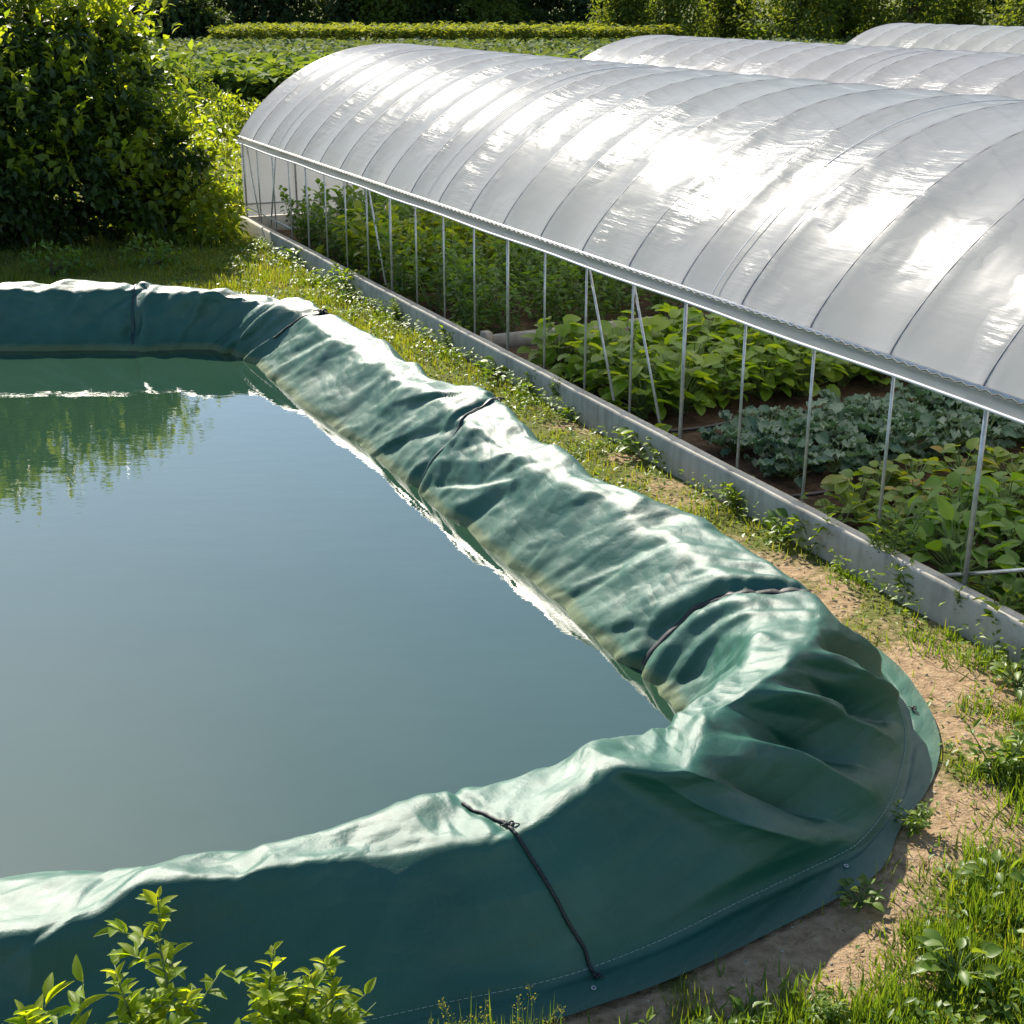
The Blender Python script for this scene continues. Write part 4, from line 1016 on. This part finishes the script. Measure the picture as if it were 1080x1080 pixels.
small_shrub((-8.2, 40.5, 0), [(0, 0, .6, .8, .7), (.9, .1, .5, .7, .6)], 900, .20, .10, 'bushy', 'lower pale weed clump right of the tall one in the meadow', 34, 'tall_weed', 'weed')
small_shrub((-11.2, 39.0, 0), [(0, 0, .6, 1.0, .8), (-1.2, .1, .7, .9, .9), (1.2, 0, .5, .8, .7)], 1600, .20, .10, 'bushy', 'broad sunlit bush in the meadow, close behind the big dark shrub', 35)
# dark low undergrowth in the shade in front of the shrub
for i, (x, y, lab) in enumerate([(-6.9, 20.6, 'low leafy weed in the shade under the big shrub, nearest its middle'), (-8.4, 20.2, 'low leafy weed in the shade under the big shrub, at the left edge'), (-5.6, 21.2, 'low leafy weed at the right edge of the big shrub shade')]):
    small_shrub((x, y, 0), [(0, 0, .22, .4, .25), (.35, .1, .16, .3, .2)], 260, .12, .06, 'weed', lab, 40 + i, 'shade_weed', 'weed', 'weeds under the big shrub')

# ------------------------------------------------------------------ grass and ground cover
def scatter(n, x0, x1, y0, y1, dens, r):
    x = r.uniform(x0, x1, n); y = r.uniform(y0, y1, n)
    k = r.random(n) < dens(x, y); return x[k], y[k]
blk = inside_poly
pe_big = S[::3, 5, :2]
def dens_near(x, y):
    s, c = axc(x, y)
    ok = ~blk(x, y, pe_big) & ((c < -.12) | (s < -.1))
    d = dirt_f(x, y)
    g = 1 - sstep(.18, .62, d)
    patch = .45 + .9 * sstep(-.15, .35, fbm(x * .9, y * .9, 140, 3))
    return ok * (g * patch + .02)
r = np.random.default_rng(5)
def blades(x, y, L, W, mat_t, r, lean=.55, base=None, clump=None):
    n = len(x); P = np.stack([x, y, gz(x, y) - .01 if base is None else np.full(n, base)], 1)
    a = r.uniform(0, 2 * np.pi, n); D = np.stack([np.cos(a) * lean * r.random(n), np.sin(a) * lean * r.random(n), np.ones(n)], 1)
    N = np.stack([np.cos(a), np.sin(a), np.full(n, .2)], 1)
    return leaves(P, D, N, L, W, 'blade', mat_t)
# short turf near the pond
x, y = scatter(330000, -9.5, 4.6, 3.2, 26, dens_near, r)
n = len(x); kk = sstep(-.2, .4, fbm(x * .7, y * .7, 150, 3))
turf = [blades(x, y, r.uniform(.03, .10, n) * (1 + .8 * kk), r.uniform(.005, .010, n) * (1 + .08 * np.maximum(y - 6, 0)), np.clip(r.normal(.45, .22, n), 0, 1), r, 1.0)]
go = leaf_obj('grass', turf, LM['grass']); tag(go, 'short patchy grass on the path round the pond and along the plinth wall', 'grass', kind='stuff')
# small round ground-cover leaves
def dens_cover(x, y):
    s, c = axc(x, y); foot = np.exp(-((c + .28) / .22) ** 2) * sstep(-.25, .15, fbm(x * 1.6 + 7, y * 1.6, 163, 2)); right = sstep(1.2, 2.2, x) * sstep(8.5, 7, y)
    ok = ~blk(x, y, pe_big) & (c < -.12)
    return np.clip(dens_near(x, y) * (sstep(-.05, .3, fbm(x * 1.3 + 20, y * 1.3, 160, 3)) + .02 + 1.1 * right) + .9 * foot * ok, 0, 1)
x, y = scatter(120000, -5, 4.4, 3.6, 23, dens_cover, r); n = len(x)
cfoot = np.exp(-((axc(x, y)[1] + .28) / .22) ** 2)
a = r.uniform(0, 6.28, n); Dq = np.stack([np.cos(a), np.sin(a), r.uniform(.0, .8, n)], 1)
cov = leaves(np.stack([x, y, gz(x, y) + r.uniform(.01, .07, n) * (1 + 2.2 * cfoot)], 1), Dq, np.array([0, 0, 1]) + r.normal(size=(n, 3)) * .3, r.uniform(.03, .06, n) * (1 + .03 * np.maximum(y - 6, 0)), r.uniform(.018, .034, n) * (1 + .03 * np.maximum(y - 6, 0)), 'simple', np.clip(r.normal(.5, .25, n), 0, 1))
tag(leaf_obj('ground_cover', cov, LM['weed']), 'small-leaved green ground cover among the grass round the pond', 'ground cover', kind='stuff')
# lush long grass, bottom right of the picture and along the right edge
LUSH = [(2.62, 9.2, .2), (2.95, 8.55, .22), (1.9, 10.75, .16), (1.15, 12.3, .18), (.3, 13.95, .2), (-.6, 15.75, .22), (-1.6, 17.8, .25), (-2.7, 20.1, .3), (2.05, 5.1, .42), (2.5, 5.55, .42), (2.35, 4.8, .5), (1.75, 4.75, .3), (2.75, 6.2, .30), (2.95, 7.15, .25), (1.3, 4.45, .35), (.75, 4.3, .3), (2.95, 8.05, .30), (2.95, 6.7, .28), (3.3, 5.6, .6), (3.4, 7.3, .4), (3.1, 4.6, .8), (3.25, 8.4, .25)]
pts = []
for cx, cy, rr in LUSH:
    m_ = int(9500 * rr); q = r.normal(size=(m_, 2)) * rr * .55 + [cx, cy]; pts.append(q)
q = np.concatenate(pts); x, y = q[:, 0], q[:, 1]
s, c = axc(x, y); k = (c < -.13) & ~blk(x, y, pe_big) & (r.random(len(x)) < 1 - .8 * sstep(.3, .6, dirt_f(x, y))); x, y = x[k], y[k]; n = len(x)
cl = sstep(-.3, .35, fbm(x * 2.4, y * 2.4, 170, 2))
lush = blades(x, y, r.uniform(.04, .12, n) * (.5 + .9 * cl), r.uniform(.006, .014, n), np.clip(r.normal(.5, .3, n), 0, 1), r, 1.3)
tag(leaf_obj('long_grass', lush, LM['lush']), 'lush long grass in tussocks at the lower right', 'grass', kind='stuff')
# meadow between shrub, tunnel and field
def dens_far(x, y):
    s, c = axc(x, y); return ((c < -.2) | (s < -.4)) * (.35 + .65 * sstep(-.3, .3, fbm(x * .35, y * .35, 180, 3)))
x, y = scatter(60000, -24, 6, 24, 51, dens_far, r); n = len(x)
mead = blades(x, y, r.uniform(.12, .34, n), r.uniform(.02, .04, n), np.clip(r.normal(.5, .22, n), 0, 1), r, .8, 0.0)
tag(leaf_obj('meadow_grass', mead, LM['grass']), 'sunlit meadow grass between the shrub and the crop field', 'grass', kind='stuff')

# dry leaves, straw and pebbles on the bare soil
x, y = scatter(30000, -4, 4.2, 3.6, 20, lambda x, y: (~blk(x, y, pe_big)) * (axc(x, y)[1] < -.12) * sstep(.15, .5, dirt_f(x, y)) * .35, r); n = len(x)
a = r.uniform(0, 6.28, n)
lit = leaves(np.stack([x, y, gz(x, y) + .012 + .004 * r.random(n)], 1), np.stack([np.cos(a), np.sin(a), r.normal(size=n) * .15], 1), np.array([0, 0, 1]) + r.normal(size=(n, 3)) * .3, r.uniform(.012, .055, n), r.uniform(.003, .016, n), 'card', r.random(n))
LITTER = leaf_mat('dry_litter', [(.10, .065, .03), (.20, .14, .07), (.32, .25, .14)], .15, (1, 1, 1), .8, .2)
tag(leaf_obj('leaf_litter', lit, LITTER), 'dry straw and dead leaf scraps strewn over the sandy path', 'litter', kind='stuff')
x, y = scatter(9000, -4, 4.2, 3.6, 20, lambda x, y: (~blk(x, y, pe_big)) * (axc(x, y)[1] < -.12) * sstep(.25, .6, dirt_f(x, y)) * .5, r); n = len(x)
oc = np.array([[1, 0, 0], [-1, 0, 0], [0, 1, 0], [0, -1, 0], [0, 0, .7], [0, 0, -.7], [.7, .7, .2], [-.7, .6, .25]]); of = np.array([[0, 6, 4], [6, 2, 4], [2, 7, 4], [7, 1, 4], [1, 3, 4], [3, 0, 4]])
pv = (oc[None] * (1 + .25 * r.normal(size=(n, 8, 1))) * (r.uniform(.004, .012, n) * (1 + 1.2 * (r.random(n) > .95)))[:, None, None]) + np.stack([x, y, gz(x, y) + .003], 1)[:, None]
pb = mk('pebbles', pv.reshape(-1, 3), [(of[None] + (np.arange(n) * 8)[:, None, None]).reshape(-1, 3)], plain('pebble_stone', (.30, .25, .18), .9, 0, .4, 30), None, True)
tag(pb, 'small pebbles and soil crumbs on the sandy path', 'pebbles', kind='stuff')

# individual weeds round the pond and along the wall
WEEDS = [  # x, y, kind, scale, label
 (2.36, 9.72, 0, 1.0, 'spreading weed against the plinth wall beside the seamed bend of the tarp'),
 (2.18, 9.95, 1, .8, 'small broad weed just left of the spreading weed at the wall'),
 (2.72, 9.10, 2, 1.2, 'tall bright feathery weed at the foot of the plinth wall, right half'),
 (2.86, 8.72, 0, .9, 'bushy weed next to the tall feathery weed by the wall'),
 (3.05, 8.36, 2, 1.0, 'seeding weed at the wall near the right edge'),
 (3.25, 7.95, 0, 1.0, 'leafy weed by the right edge below the wall'),
 (3.10, 7.5, 1, .9, 'broad-leaved weed in the tussock at the right edge'),
 (1.42, 11.70, 0, .8, 'leafy weed at the wall foot, beside the dirt patch near the squash bed'),
 (1.22, 12.05, 1, .9, 'broad-leaved weed at the wall foot in front of the squash bed'),
 (.50, 13.55, 2, .8, 'feathery weed at the wall in front of the timber edging'),
 (.22, 14.10, 0, .7, 'leafy weed at the wall just behind the timber edging'),
 (-.15, 14.75, 1, .9, 'broad weed at the wall in front of the dark pepper bed'),
 (-.75, 16.0, 0, .9, 'leafy weed at the wall halfway along the pepper bed'),
 (-1.45, 17.4, 2, .9, 'feathery weed at the wall in front of the bean bed'),
 (-2.35, 19.3, 0, 1.0, 'leafy weed at the wall towards its far end'),
 (-3.2, 21.3, 1, 1.2, 'large-leaved weed near the far end of the wall'),
 (1.62, 5.36, 1, .62, 'small broad-leaved weed on bare soil below the pointed hem corner'),
 (2.02, 5.98, 0, .45, 'small dark weed tucked against the curved hem'),
 (1.30, 4.62, 0, .8, 'leafy weed on the bottom edge below the hem'),
 (.98, 4.58, 1, .8, 'broad-leaved weed at the bottom edge under the stitched face'),
 (.70, 4.30, 0, .9, 'leafy weed at the bottom edge near the black rope end'),
 (2.65, 6.5, 0, .8, 'leafy weed in the grass at the right edge, middle height'),
 (2.30, 5.5, 1, .8, 'broad-leaved weed among the lush grass at lower right'),
 (1.92, 4.85, 1, .9, 'broad-leaved weed in front of the lush grass tussock at lower right'),
 (.62, 13.1, 1, .6, 'small weed on the path edge in front of the squash bed'),
 (1.9, 10.55, 0, .65, 'small weed on the bare path opposite the kale bed'),
]
def feathery(r):
    P = []; D_ = []; b = MB(); 
    for s in range(12):
        a = r.uniform(0, 6.28); hh = r.uniform(.18, .34); e = np.array([math.cos(a) * .10, math.sin(a) * .10, hh]); t = np.linspace(0, 1, 5)[:, None]
        b.tube(e * t, .0025, 4, False)
        for k in range(22):
            f = r.uniform(.15, 1); aa = r.uniform(0, 6.28); P.append(e * f); D_.append([math.cos(aa), math.sin(aa), .6])
    n = len(P); return leaves(np.array(P), np.array(D_), np.array([0, 0, 1]) + r.normal(size=(n, 3)) * .3, r.uniform(.03, .07, n), r.uniform(.008, .016, n), 'simple'), b
wp = [Pool(protos('leafy_weed', lambda r: stemmed(.26, 9, 16, .065, .032, 'fine', r, .16, .75), LM['weed'], 3)),
      Pool(protos('broad_weed', lambda r: plant_leaves(.20, .20, 26, .11, .07, 'fine', r, .9), LM['weed'], 3)),
      Pool(protos('feathery_weed', feathery, LM['lush'], 2))]
for x, y, k, sc, lab in WEEDS:
    o = wp[k].get((x, y, float(gz(x, y)) - .005), pr.uniform(0, 6.28), sc * pr.uniform(1.15, 1.5) * (.72 if k == 1 and y < 8 else 1) * (.62 if y < 4.7 else 1)); tag(o, lab, 'weed', 'weeds round the pond')
# unused prototypes would sit at the origin: remove them
for p in wp:
    for o, u in zip(p.ps, p.used):
        if not u:
            for c in list(o.children): bpy.data.objects.remove(c)
            bpy.data.objects.remove(o)

# ------------------------------------------------------------------ foreground plants
def sapling(loc, tops, lab, seed, L=.092, W=.040):
    r = np.random.default_rng(seed); t = empty('leafy_sapling', loc); b = MB(); P = []; D_ = []; tint = []; ls = []
    for tx, ty, tz in tops:
        e = np.array([tx, ty, tz]); q = np.linspace(0, 1, 12)[:, None]; pts = e * q; pts[:, :2] = e[:2] * q ** 1.4; pts[1:] += r.normal(size=(11, 3)) * .012
        b.tube(pts, np.linspace(.012, .003, 12), 6)
        ang = r.uniform(0, 6.28)
        for k in range(46):
            f = .20 + .80 * (k + .5) / 46; ang += 2.4; c = np.array([np.interp(f, q[:, 0], pts[:, j]) for j in range(3)])
            d = np.array([math.cos(ang), math.sin(ang), .25 + .9 * f ** 3 + r.normal() * .2]); P.append(c); D_.append(d); tint.append(np.clip(.15 + .65 * f + r.normal() * .18, 0, 1)); ls.append(1.05 - .45 * f ** 4 + .1 * r.normal())
        for s in range(7):      # side shoots
            f = r.uniform(.45, .85); c = np.array([np.interp(f, q[:, 0], pts[:, j]) for j in range(3)]); a = r.uniform(0, 6.28)
            ee = c + np.array([math.cos(a), math.sin(a), .9]) * r.uniform(.10, .2); qq = np.linspace(0, 1, 5)[:, None]; b.tube(c * (1 - qq) + ee * qq, [.005, .0045, .004, .003, .002], 5)
            for k in range(9):
                aa = r.uniform(0, 6.28); P.append(c + (ee - c) * r.uniform(.3, 1)); D_.append([math.cos(aa), math.sin(aa), r.uniform(.1, 1)]); tint.append(np.clip(r.normal(.6, .2), 0, 1)); ls.append(r.uniform(.55, .95))
    n = len(P); ls = np.array(ls)
    leaf_obj('foliage', leaves(np.array(P), np.array(D_), np.array([0, 0, 1]) + r.normal(size=(n, 3)) * .25, L * ls, W * ls * r.uniform(.85, 1.2, n), 'fine', np.array(tint)), LM['young'], t, True)
    b.build('stem', STEMG, t, True); tag(t, lab, 'plant', 'young plants in front of the tarp'); return t
sapling((-1.25, 3.85, 0), [(.0, .25, .98), (-.16, .10, .78), (.12, .02, .72), (-.05, -.08, .62)], 'tallest sunlit leafy sapling in front of the dark tarp face, bottom left', 51)
sapling((-.86, 3.95, 0), [(-.02, .15, .74), (.13, .10, .68), (.05, -.05, .55)], 'leafy sapling right of the tallest one, against the dark tarp', 52, .085, .038)
sapling((-.68, 4.0, 0), [(.02, .12, .68), (-.1, .04, .58), (.10, .0, .5)], 'rightmost leafy sapling of the three at bottom left', 53, .082, .036)
sapling((-1.72, 3.8, 0), [(.0, .10, .62), (.2, .05, .6), (-.15, .0, .52)], 'low sapling with long leaves at the bottom left corner', 54, .14, .045)
# grass with seed heads
def seeding(loc, lab, seed, h=.34, ns=16):
    r = np.random.default_rng(seed); t = empty('seeding_grass', loc); b = MB(); P = []; D_ = []; hp_ = []; hd = []
    for k in range(ns):
        a = r.uniform(0, 6.28); hh = h * r.uniform(.6, 1.05); q = np.linspace(0, 1, 6)[:, None]; e = np.array([math.cos(a) * .12, math.sin(a) * .12, hh]); pts = np.concatenate([e[None, :2] * q ** 1.8, e[2] * q], 1) + np.array([r.normal() * .05, r.normal() * .05, 0])
        b.tube(pts, .0016, 4, False)
        for j in range(26):
            f = r.uniform(.72, 1); c = np.array([np.interp(f, q[:, 0], pts[:, i]) for i in range(3)]); aa = r.uniform(0, 6.28); hp_.append(c + np.array([math.cos(aa), math.sin(aa), .2]) * .02 * r.random() * (1.2 - f) * 3); hd.append([math.cos(aa), math.sin(aa), 1])
    n = 220; a = r.uniform(0, 6.28, n); P = np.stack([r.normal(size=n) * .07, r.normal(size=n) * .07, np.zeros(n)], 1); D_ = np.stack([np.cos(a) * .5, np.sin(a) * .5, np.ones(n)], 1)
    leaf_obj('blades', leaves(P, D_, np.stack([np.cos(a), np.sin(a), np.full(n, .2)], 1), r.uniform(.12, .26, n), r.uniform(.005, .009, n), 'blade'), LM['lush'], t)
    m_ = len(hp_); leaf_obj('seed_heads', leaves(np.array(hp_), np.array(hd), rand_dirs(m_, r), r.uniform(.008, .014, m_), r.uniform(.004, .007, m_), 'card', r.uniform(.5, 1, m_)), LM['grass'], t)
    b.build('stem', STEMG, t); tag(t, lab, 'grass clump', 'seeding grasses in front of the tarp')
seeding((-.16, 4.28, 0), 'grass clump with feathery seed heads in front of the dark tarp, left of the other', 61, .36)
seeding((.06, 4.30, 0), 'grass clump with thin seed heads beside the black rope end on the tarp', 62, .30, 12)

# ------------------------------------------------------------------ fields behind
def crop_field(name, x0, x1, y0, y1, h, n, L, W, mat, lab, seed, rows=None, front=0, under=(.02, .035, .012)):
    r = np.random.default_rng(seed)
    # soft canopy body, then leaves over it
    nx = int((x1 - x0) / 1.2); ny = max(4, int((y1 - y0) / 1.2))
    xs = np.linspace(x0, x1, nx); ys = np.linspace(y0 + .3, y1 - .3, ny); XX, YY = np.meshgrid(xs, ys, indexing='ij')
    zz = h * .72 + .25 * h * fbm(XX * .6, YY * .6, seed, 3)
    x = r.uniform(x0, x1, n); y = y0 + (y1 - y0) * r.random(n) ** (1.6 if front else 1.2)
    if rows: y = np.where(r.random(n) < .8, y0 + (np.floor((y - y0) / rows) + .5) * rows + r.normal(size=n) * rows * .16, y)
    z = h * (.80 + .45 * fbm(x * .5, y * .7, seed + 3, 4)) * (1 - .75 * r.random(n) ** 3)
    if front:
        m_ = int(n * front); y[:m_] = y0 + np.abs(r.normal(size=m_)) * .35; z[:m_] = h * r.random(m_) * (.85 + .3 * fbm(x[:m_] * .7, y[:m_] * .7, seed + 3, 2))
    a = r.uniform(0, 6.28, n); D_ = np.stack([np.cos(a), np.sin(a), r.uniform(-.5, .7, n)], 1)
    lv = leaves(np.stack([x, y, z], 1), D_, np.array([0, 0, 1]) + r.normal(size=(n, 3)) * .4, L * r.uniform(.6, 1.3, n), W * r.uniform(.6, 1.3, n), 'simple', np.clip(r.normal(.45, .22, n), 0, 1))
    o = leaf_obj(name, lv, LM[mat]); tag(o, lab, 'crop field', kind='stuff'); return o
crop_field('tall_crop', -34, 22, 50.5, 63, 1.5, 30000, .55, .34, 'field', 'tall green crop field with dark front edge behind the polytunnels', 201, 1.5, .42)
crop_field('low_crop', -60, 60, 63, 117, .34, 40000, .6, .35, 'fieldg', 'wide grey-green low crop field in the distance', 202, 2.2, .03)
crop_field('light_crop', -24.5, 14, 118, 134, 1.25, 14000, .55, .22, 'fieldy', 'strip of light yellow-green crop below the tree line', 203, 1.6, .35)
crop_field('far_verge', -90, 90, 134, 152, .8, 9000, 1.0, .5, 'field', 'rough green verge at the foot of the tree line', 204, None, .1)

# ------------------------------------------------------------------ tree line
def make_tree(seed, h, wide, mat, n, L, low=.5):
    r = np.random.default_rng(seed); t = empty('broadleaf_tree'); lobes = []
    for k in range(17):
        a = r.uniform(0, 6.28); z = h * (low / h + .9 * (k + .5) / 17 * .95); rr = wide * (.75 * math.sin(np.pi * min(.98, .25 + .72 * (z / h))) + .05) * r.uniform(.3, .8)
        lobes.append((math.cos(a) * rr, math.sin(a) * rr, z, wide * r.uniform(.38, .6), wide * r.uniform(.30, .48)))
    leaf_obj('crown', lobed_foliage(lobes, n, L, L * .62, 'simple', r, .5, .1), LM[mat], t)
    b = MB(); zt = h * .75; q = np.linspace(0, 1, 9)[:, None]; pts = np.concatenate([r.normal(size=(9, 2)) * .12 * q, q * zt], 1); pts[0, 2] = -.2
    b.tube(pts, np.linspace(wide * .085, wide * .02, 9), 9)
    limbs(b, (0, 0, h * .22), [np.array(l[:3]) for l in lobes[3::2]], wide * .035, r); b.build('trunk', BARK, t, True)
    return t
dark_pool = Pool([make_tree(300 + i, 13 + i, 5.2, 'tree', 5200, .72, 1.2) for i in range(3)])
light_pool = Pool([make_tree(320 + i, 6.5 + 2 * i, 4.4, 'treel', 4200, .5, .5) for i in range(2)])
r_ = random.Random(9); xs = [-96, -87, -79, -71, -63.5, -56, -49, -42.5, -36, -30, -24, -17.5, -11.5, -5, 2, 9, 16, 23, 30.5, 38, 45, 53, 61, 69, 78, 87]
for i, x in enumerate(xs):
    o = dark_pool.get((x + r_.uniform(-1.5, 1.5), 155 + r_.uniform(-3, 6), 0), r_.uniform(0, 6.28), r_.uniform(.85, 1.2))
    w = ORD[i] if i < 12 else (ORD[len(xs) - 1 - i] if len(xs) - 1 - i < 12 else ['thirteenth', 'fourteenth'][i - 12])
    tag(o, f'dark tree in far tree line, {w} from its {"left" if i < 12 or len(xs) - 1 - i >= 12 else "right"} end', 'tree', 'dark trees of the far tree line')
ls_ = [(-46, 146), (-38, 148), (9.5, 128), (13.5, 124), (18.5, 127), (23.5, 121), (28.5, 126), (33.5, 122), (38.5, 127), (43.5, 120), (-1.5, 147), (49, 124), (-12, 149), (55, 126)]
ls_.sort()
for i, (x, y) in enumerate(ls_):
    o = light_pool.get((x, y, 0), r_.uniform(0, 6.28), r_.uniform(.7, 1.1))
    tag(o, f'lighter green small tree before the dark tree line, {ORD[i] if i < 12 else ["thirteenth", "last"][i - 12]} from the left', 'tree', 'lighter small trees before the tree line')
# shadowed hedge at the left
hd = None
def hedge_bush(seed):
    r = np.random.default_rng(seed); t = empty('hedge_bush'); lob = [(r.uniform(-2, 2), r.uniform(-.6, .6), r.uniform(.6, 1.9), r.uniform(1, 1.6), r.uniform(.8, 1.3)) for _ in range(7)]
    leaf_obj('foliage', lobed_foliage(lob, 1700, .5, .3, 'simple', r, .5, .1), LM['tree'], t)
    b = MB(); limbs(b, (0, 0, -.1), [np.array(l[:3]) for l in lob], .08, r); b.build('branches', BARK, t, True); return t
hp2 = Pool([hedge_bush(401), hedge_bush(402)])
hx = list(np.arange(-50, -25, 3.6)) + list(np.arange(-22, 10, 4.4))
for i, x in enumerate(hx):
    left = x < -24
    o = hp2.get((x + r_.uniform(-.6, .6), (128 if left else 150) + r_.uniform(-2, 2), 0), r_.uniform(-.4, .4), r_.choice((.7, .95, 1.25, 1.5)) * r_.uniform(.9, 1.1))
    k = i if left else i - 7
    tag(o, f'dark hedge bush {"at the left end of the light crop strip" if left else "under the tree line behind the light crop strip"}, {ORD[k]} from the left', 'bush', 'dark hedge bushes at the far field edge')

# ------------------------------------------------------------------ camera, light, world
cam = bpy.data.cameras.new('camera'); co = bpy.data.objects.new('camera', cam); COL.objects.link(co)
cam.sensor_width = 36; cam.sensor_fit = 'HORIZONTAL'; cam.lens = 1450 / 1080 * 36
co.location = (0, 0, 4.0); co.rotation_euler = (R(90 - 20.772), 0, 0)
cam.clip_start = .05; cam.clip_end = 5000
scene.camera = co
SUN_AZ, SUN_EL = -24.0, 37.0      # degrees: azimuth from +Y towards +X
sd_ = np.array([math.sin(R(SUN_AZ)) * math.cos(R(SUN_EL)), math.cos(R(SUN_AZ)) * math.cos(R(SUN_EL)), math.sin(R(SUN_EL))])
sl = bpy.data.lights.new('sun', 'SUN'); so = bpy.data.objects.new('sun', sl); COL.objects.link(so)
sl.energy = 5.0; sl.angle = R(.53); sl.color = (1, .92, .79)
so.rotation_euler = Vector(-sd_).to_track_quat('-Z', 'Y').to_euler(); so.location = (-20, 40, 40)
w = bpy.data.worlds.new('World'); scene.world = w; w.use_nodes = True
nt = w.node_tree; sky = nt.nodes.new('ShaderNodeTexSky'); sky.sky_type = 'NISHITA'; sky.sun_disc = False
sky.sun_elevation = R(SUN_EL); sky.sun_rotation = R(SUN_AZ); sky.air_density = 1.0; sky.dust_density = 0.3; sky.ozone_density = 1.0
bg = nt.nodes['Background']; bg.inputs[1].default_value = .105; nt.links.new(sky.outputs[0], bg.inputs[0])
scene.view_settings.view_transform = 'Standard'; scene.view_settings.look = 'None'; scene.view_settings.gamma = 1.0
scene.view_settings.exposure = 1.08
scene.cycles.max_bounces = 8; scene.cycles.transmission_bounces = 6; scene.cycles.transparent_max_bounces = 6
scene.cycles.use_denoising = True
scene.cycles.sample_clamp_indirect = 6.0
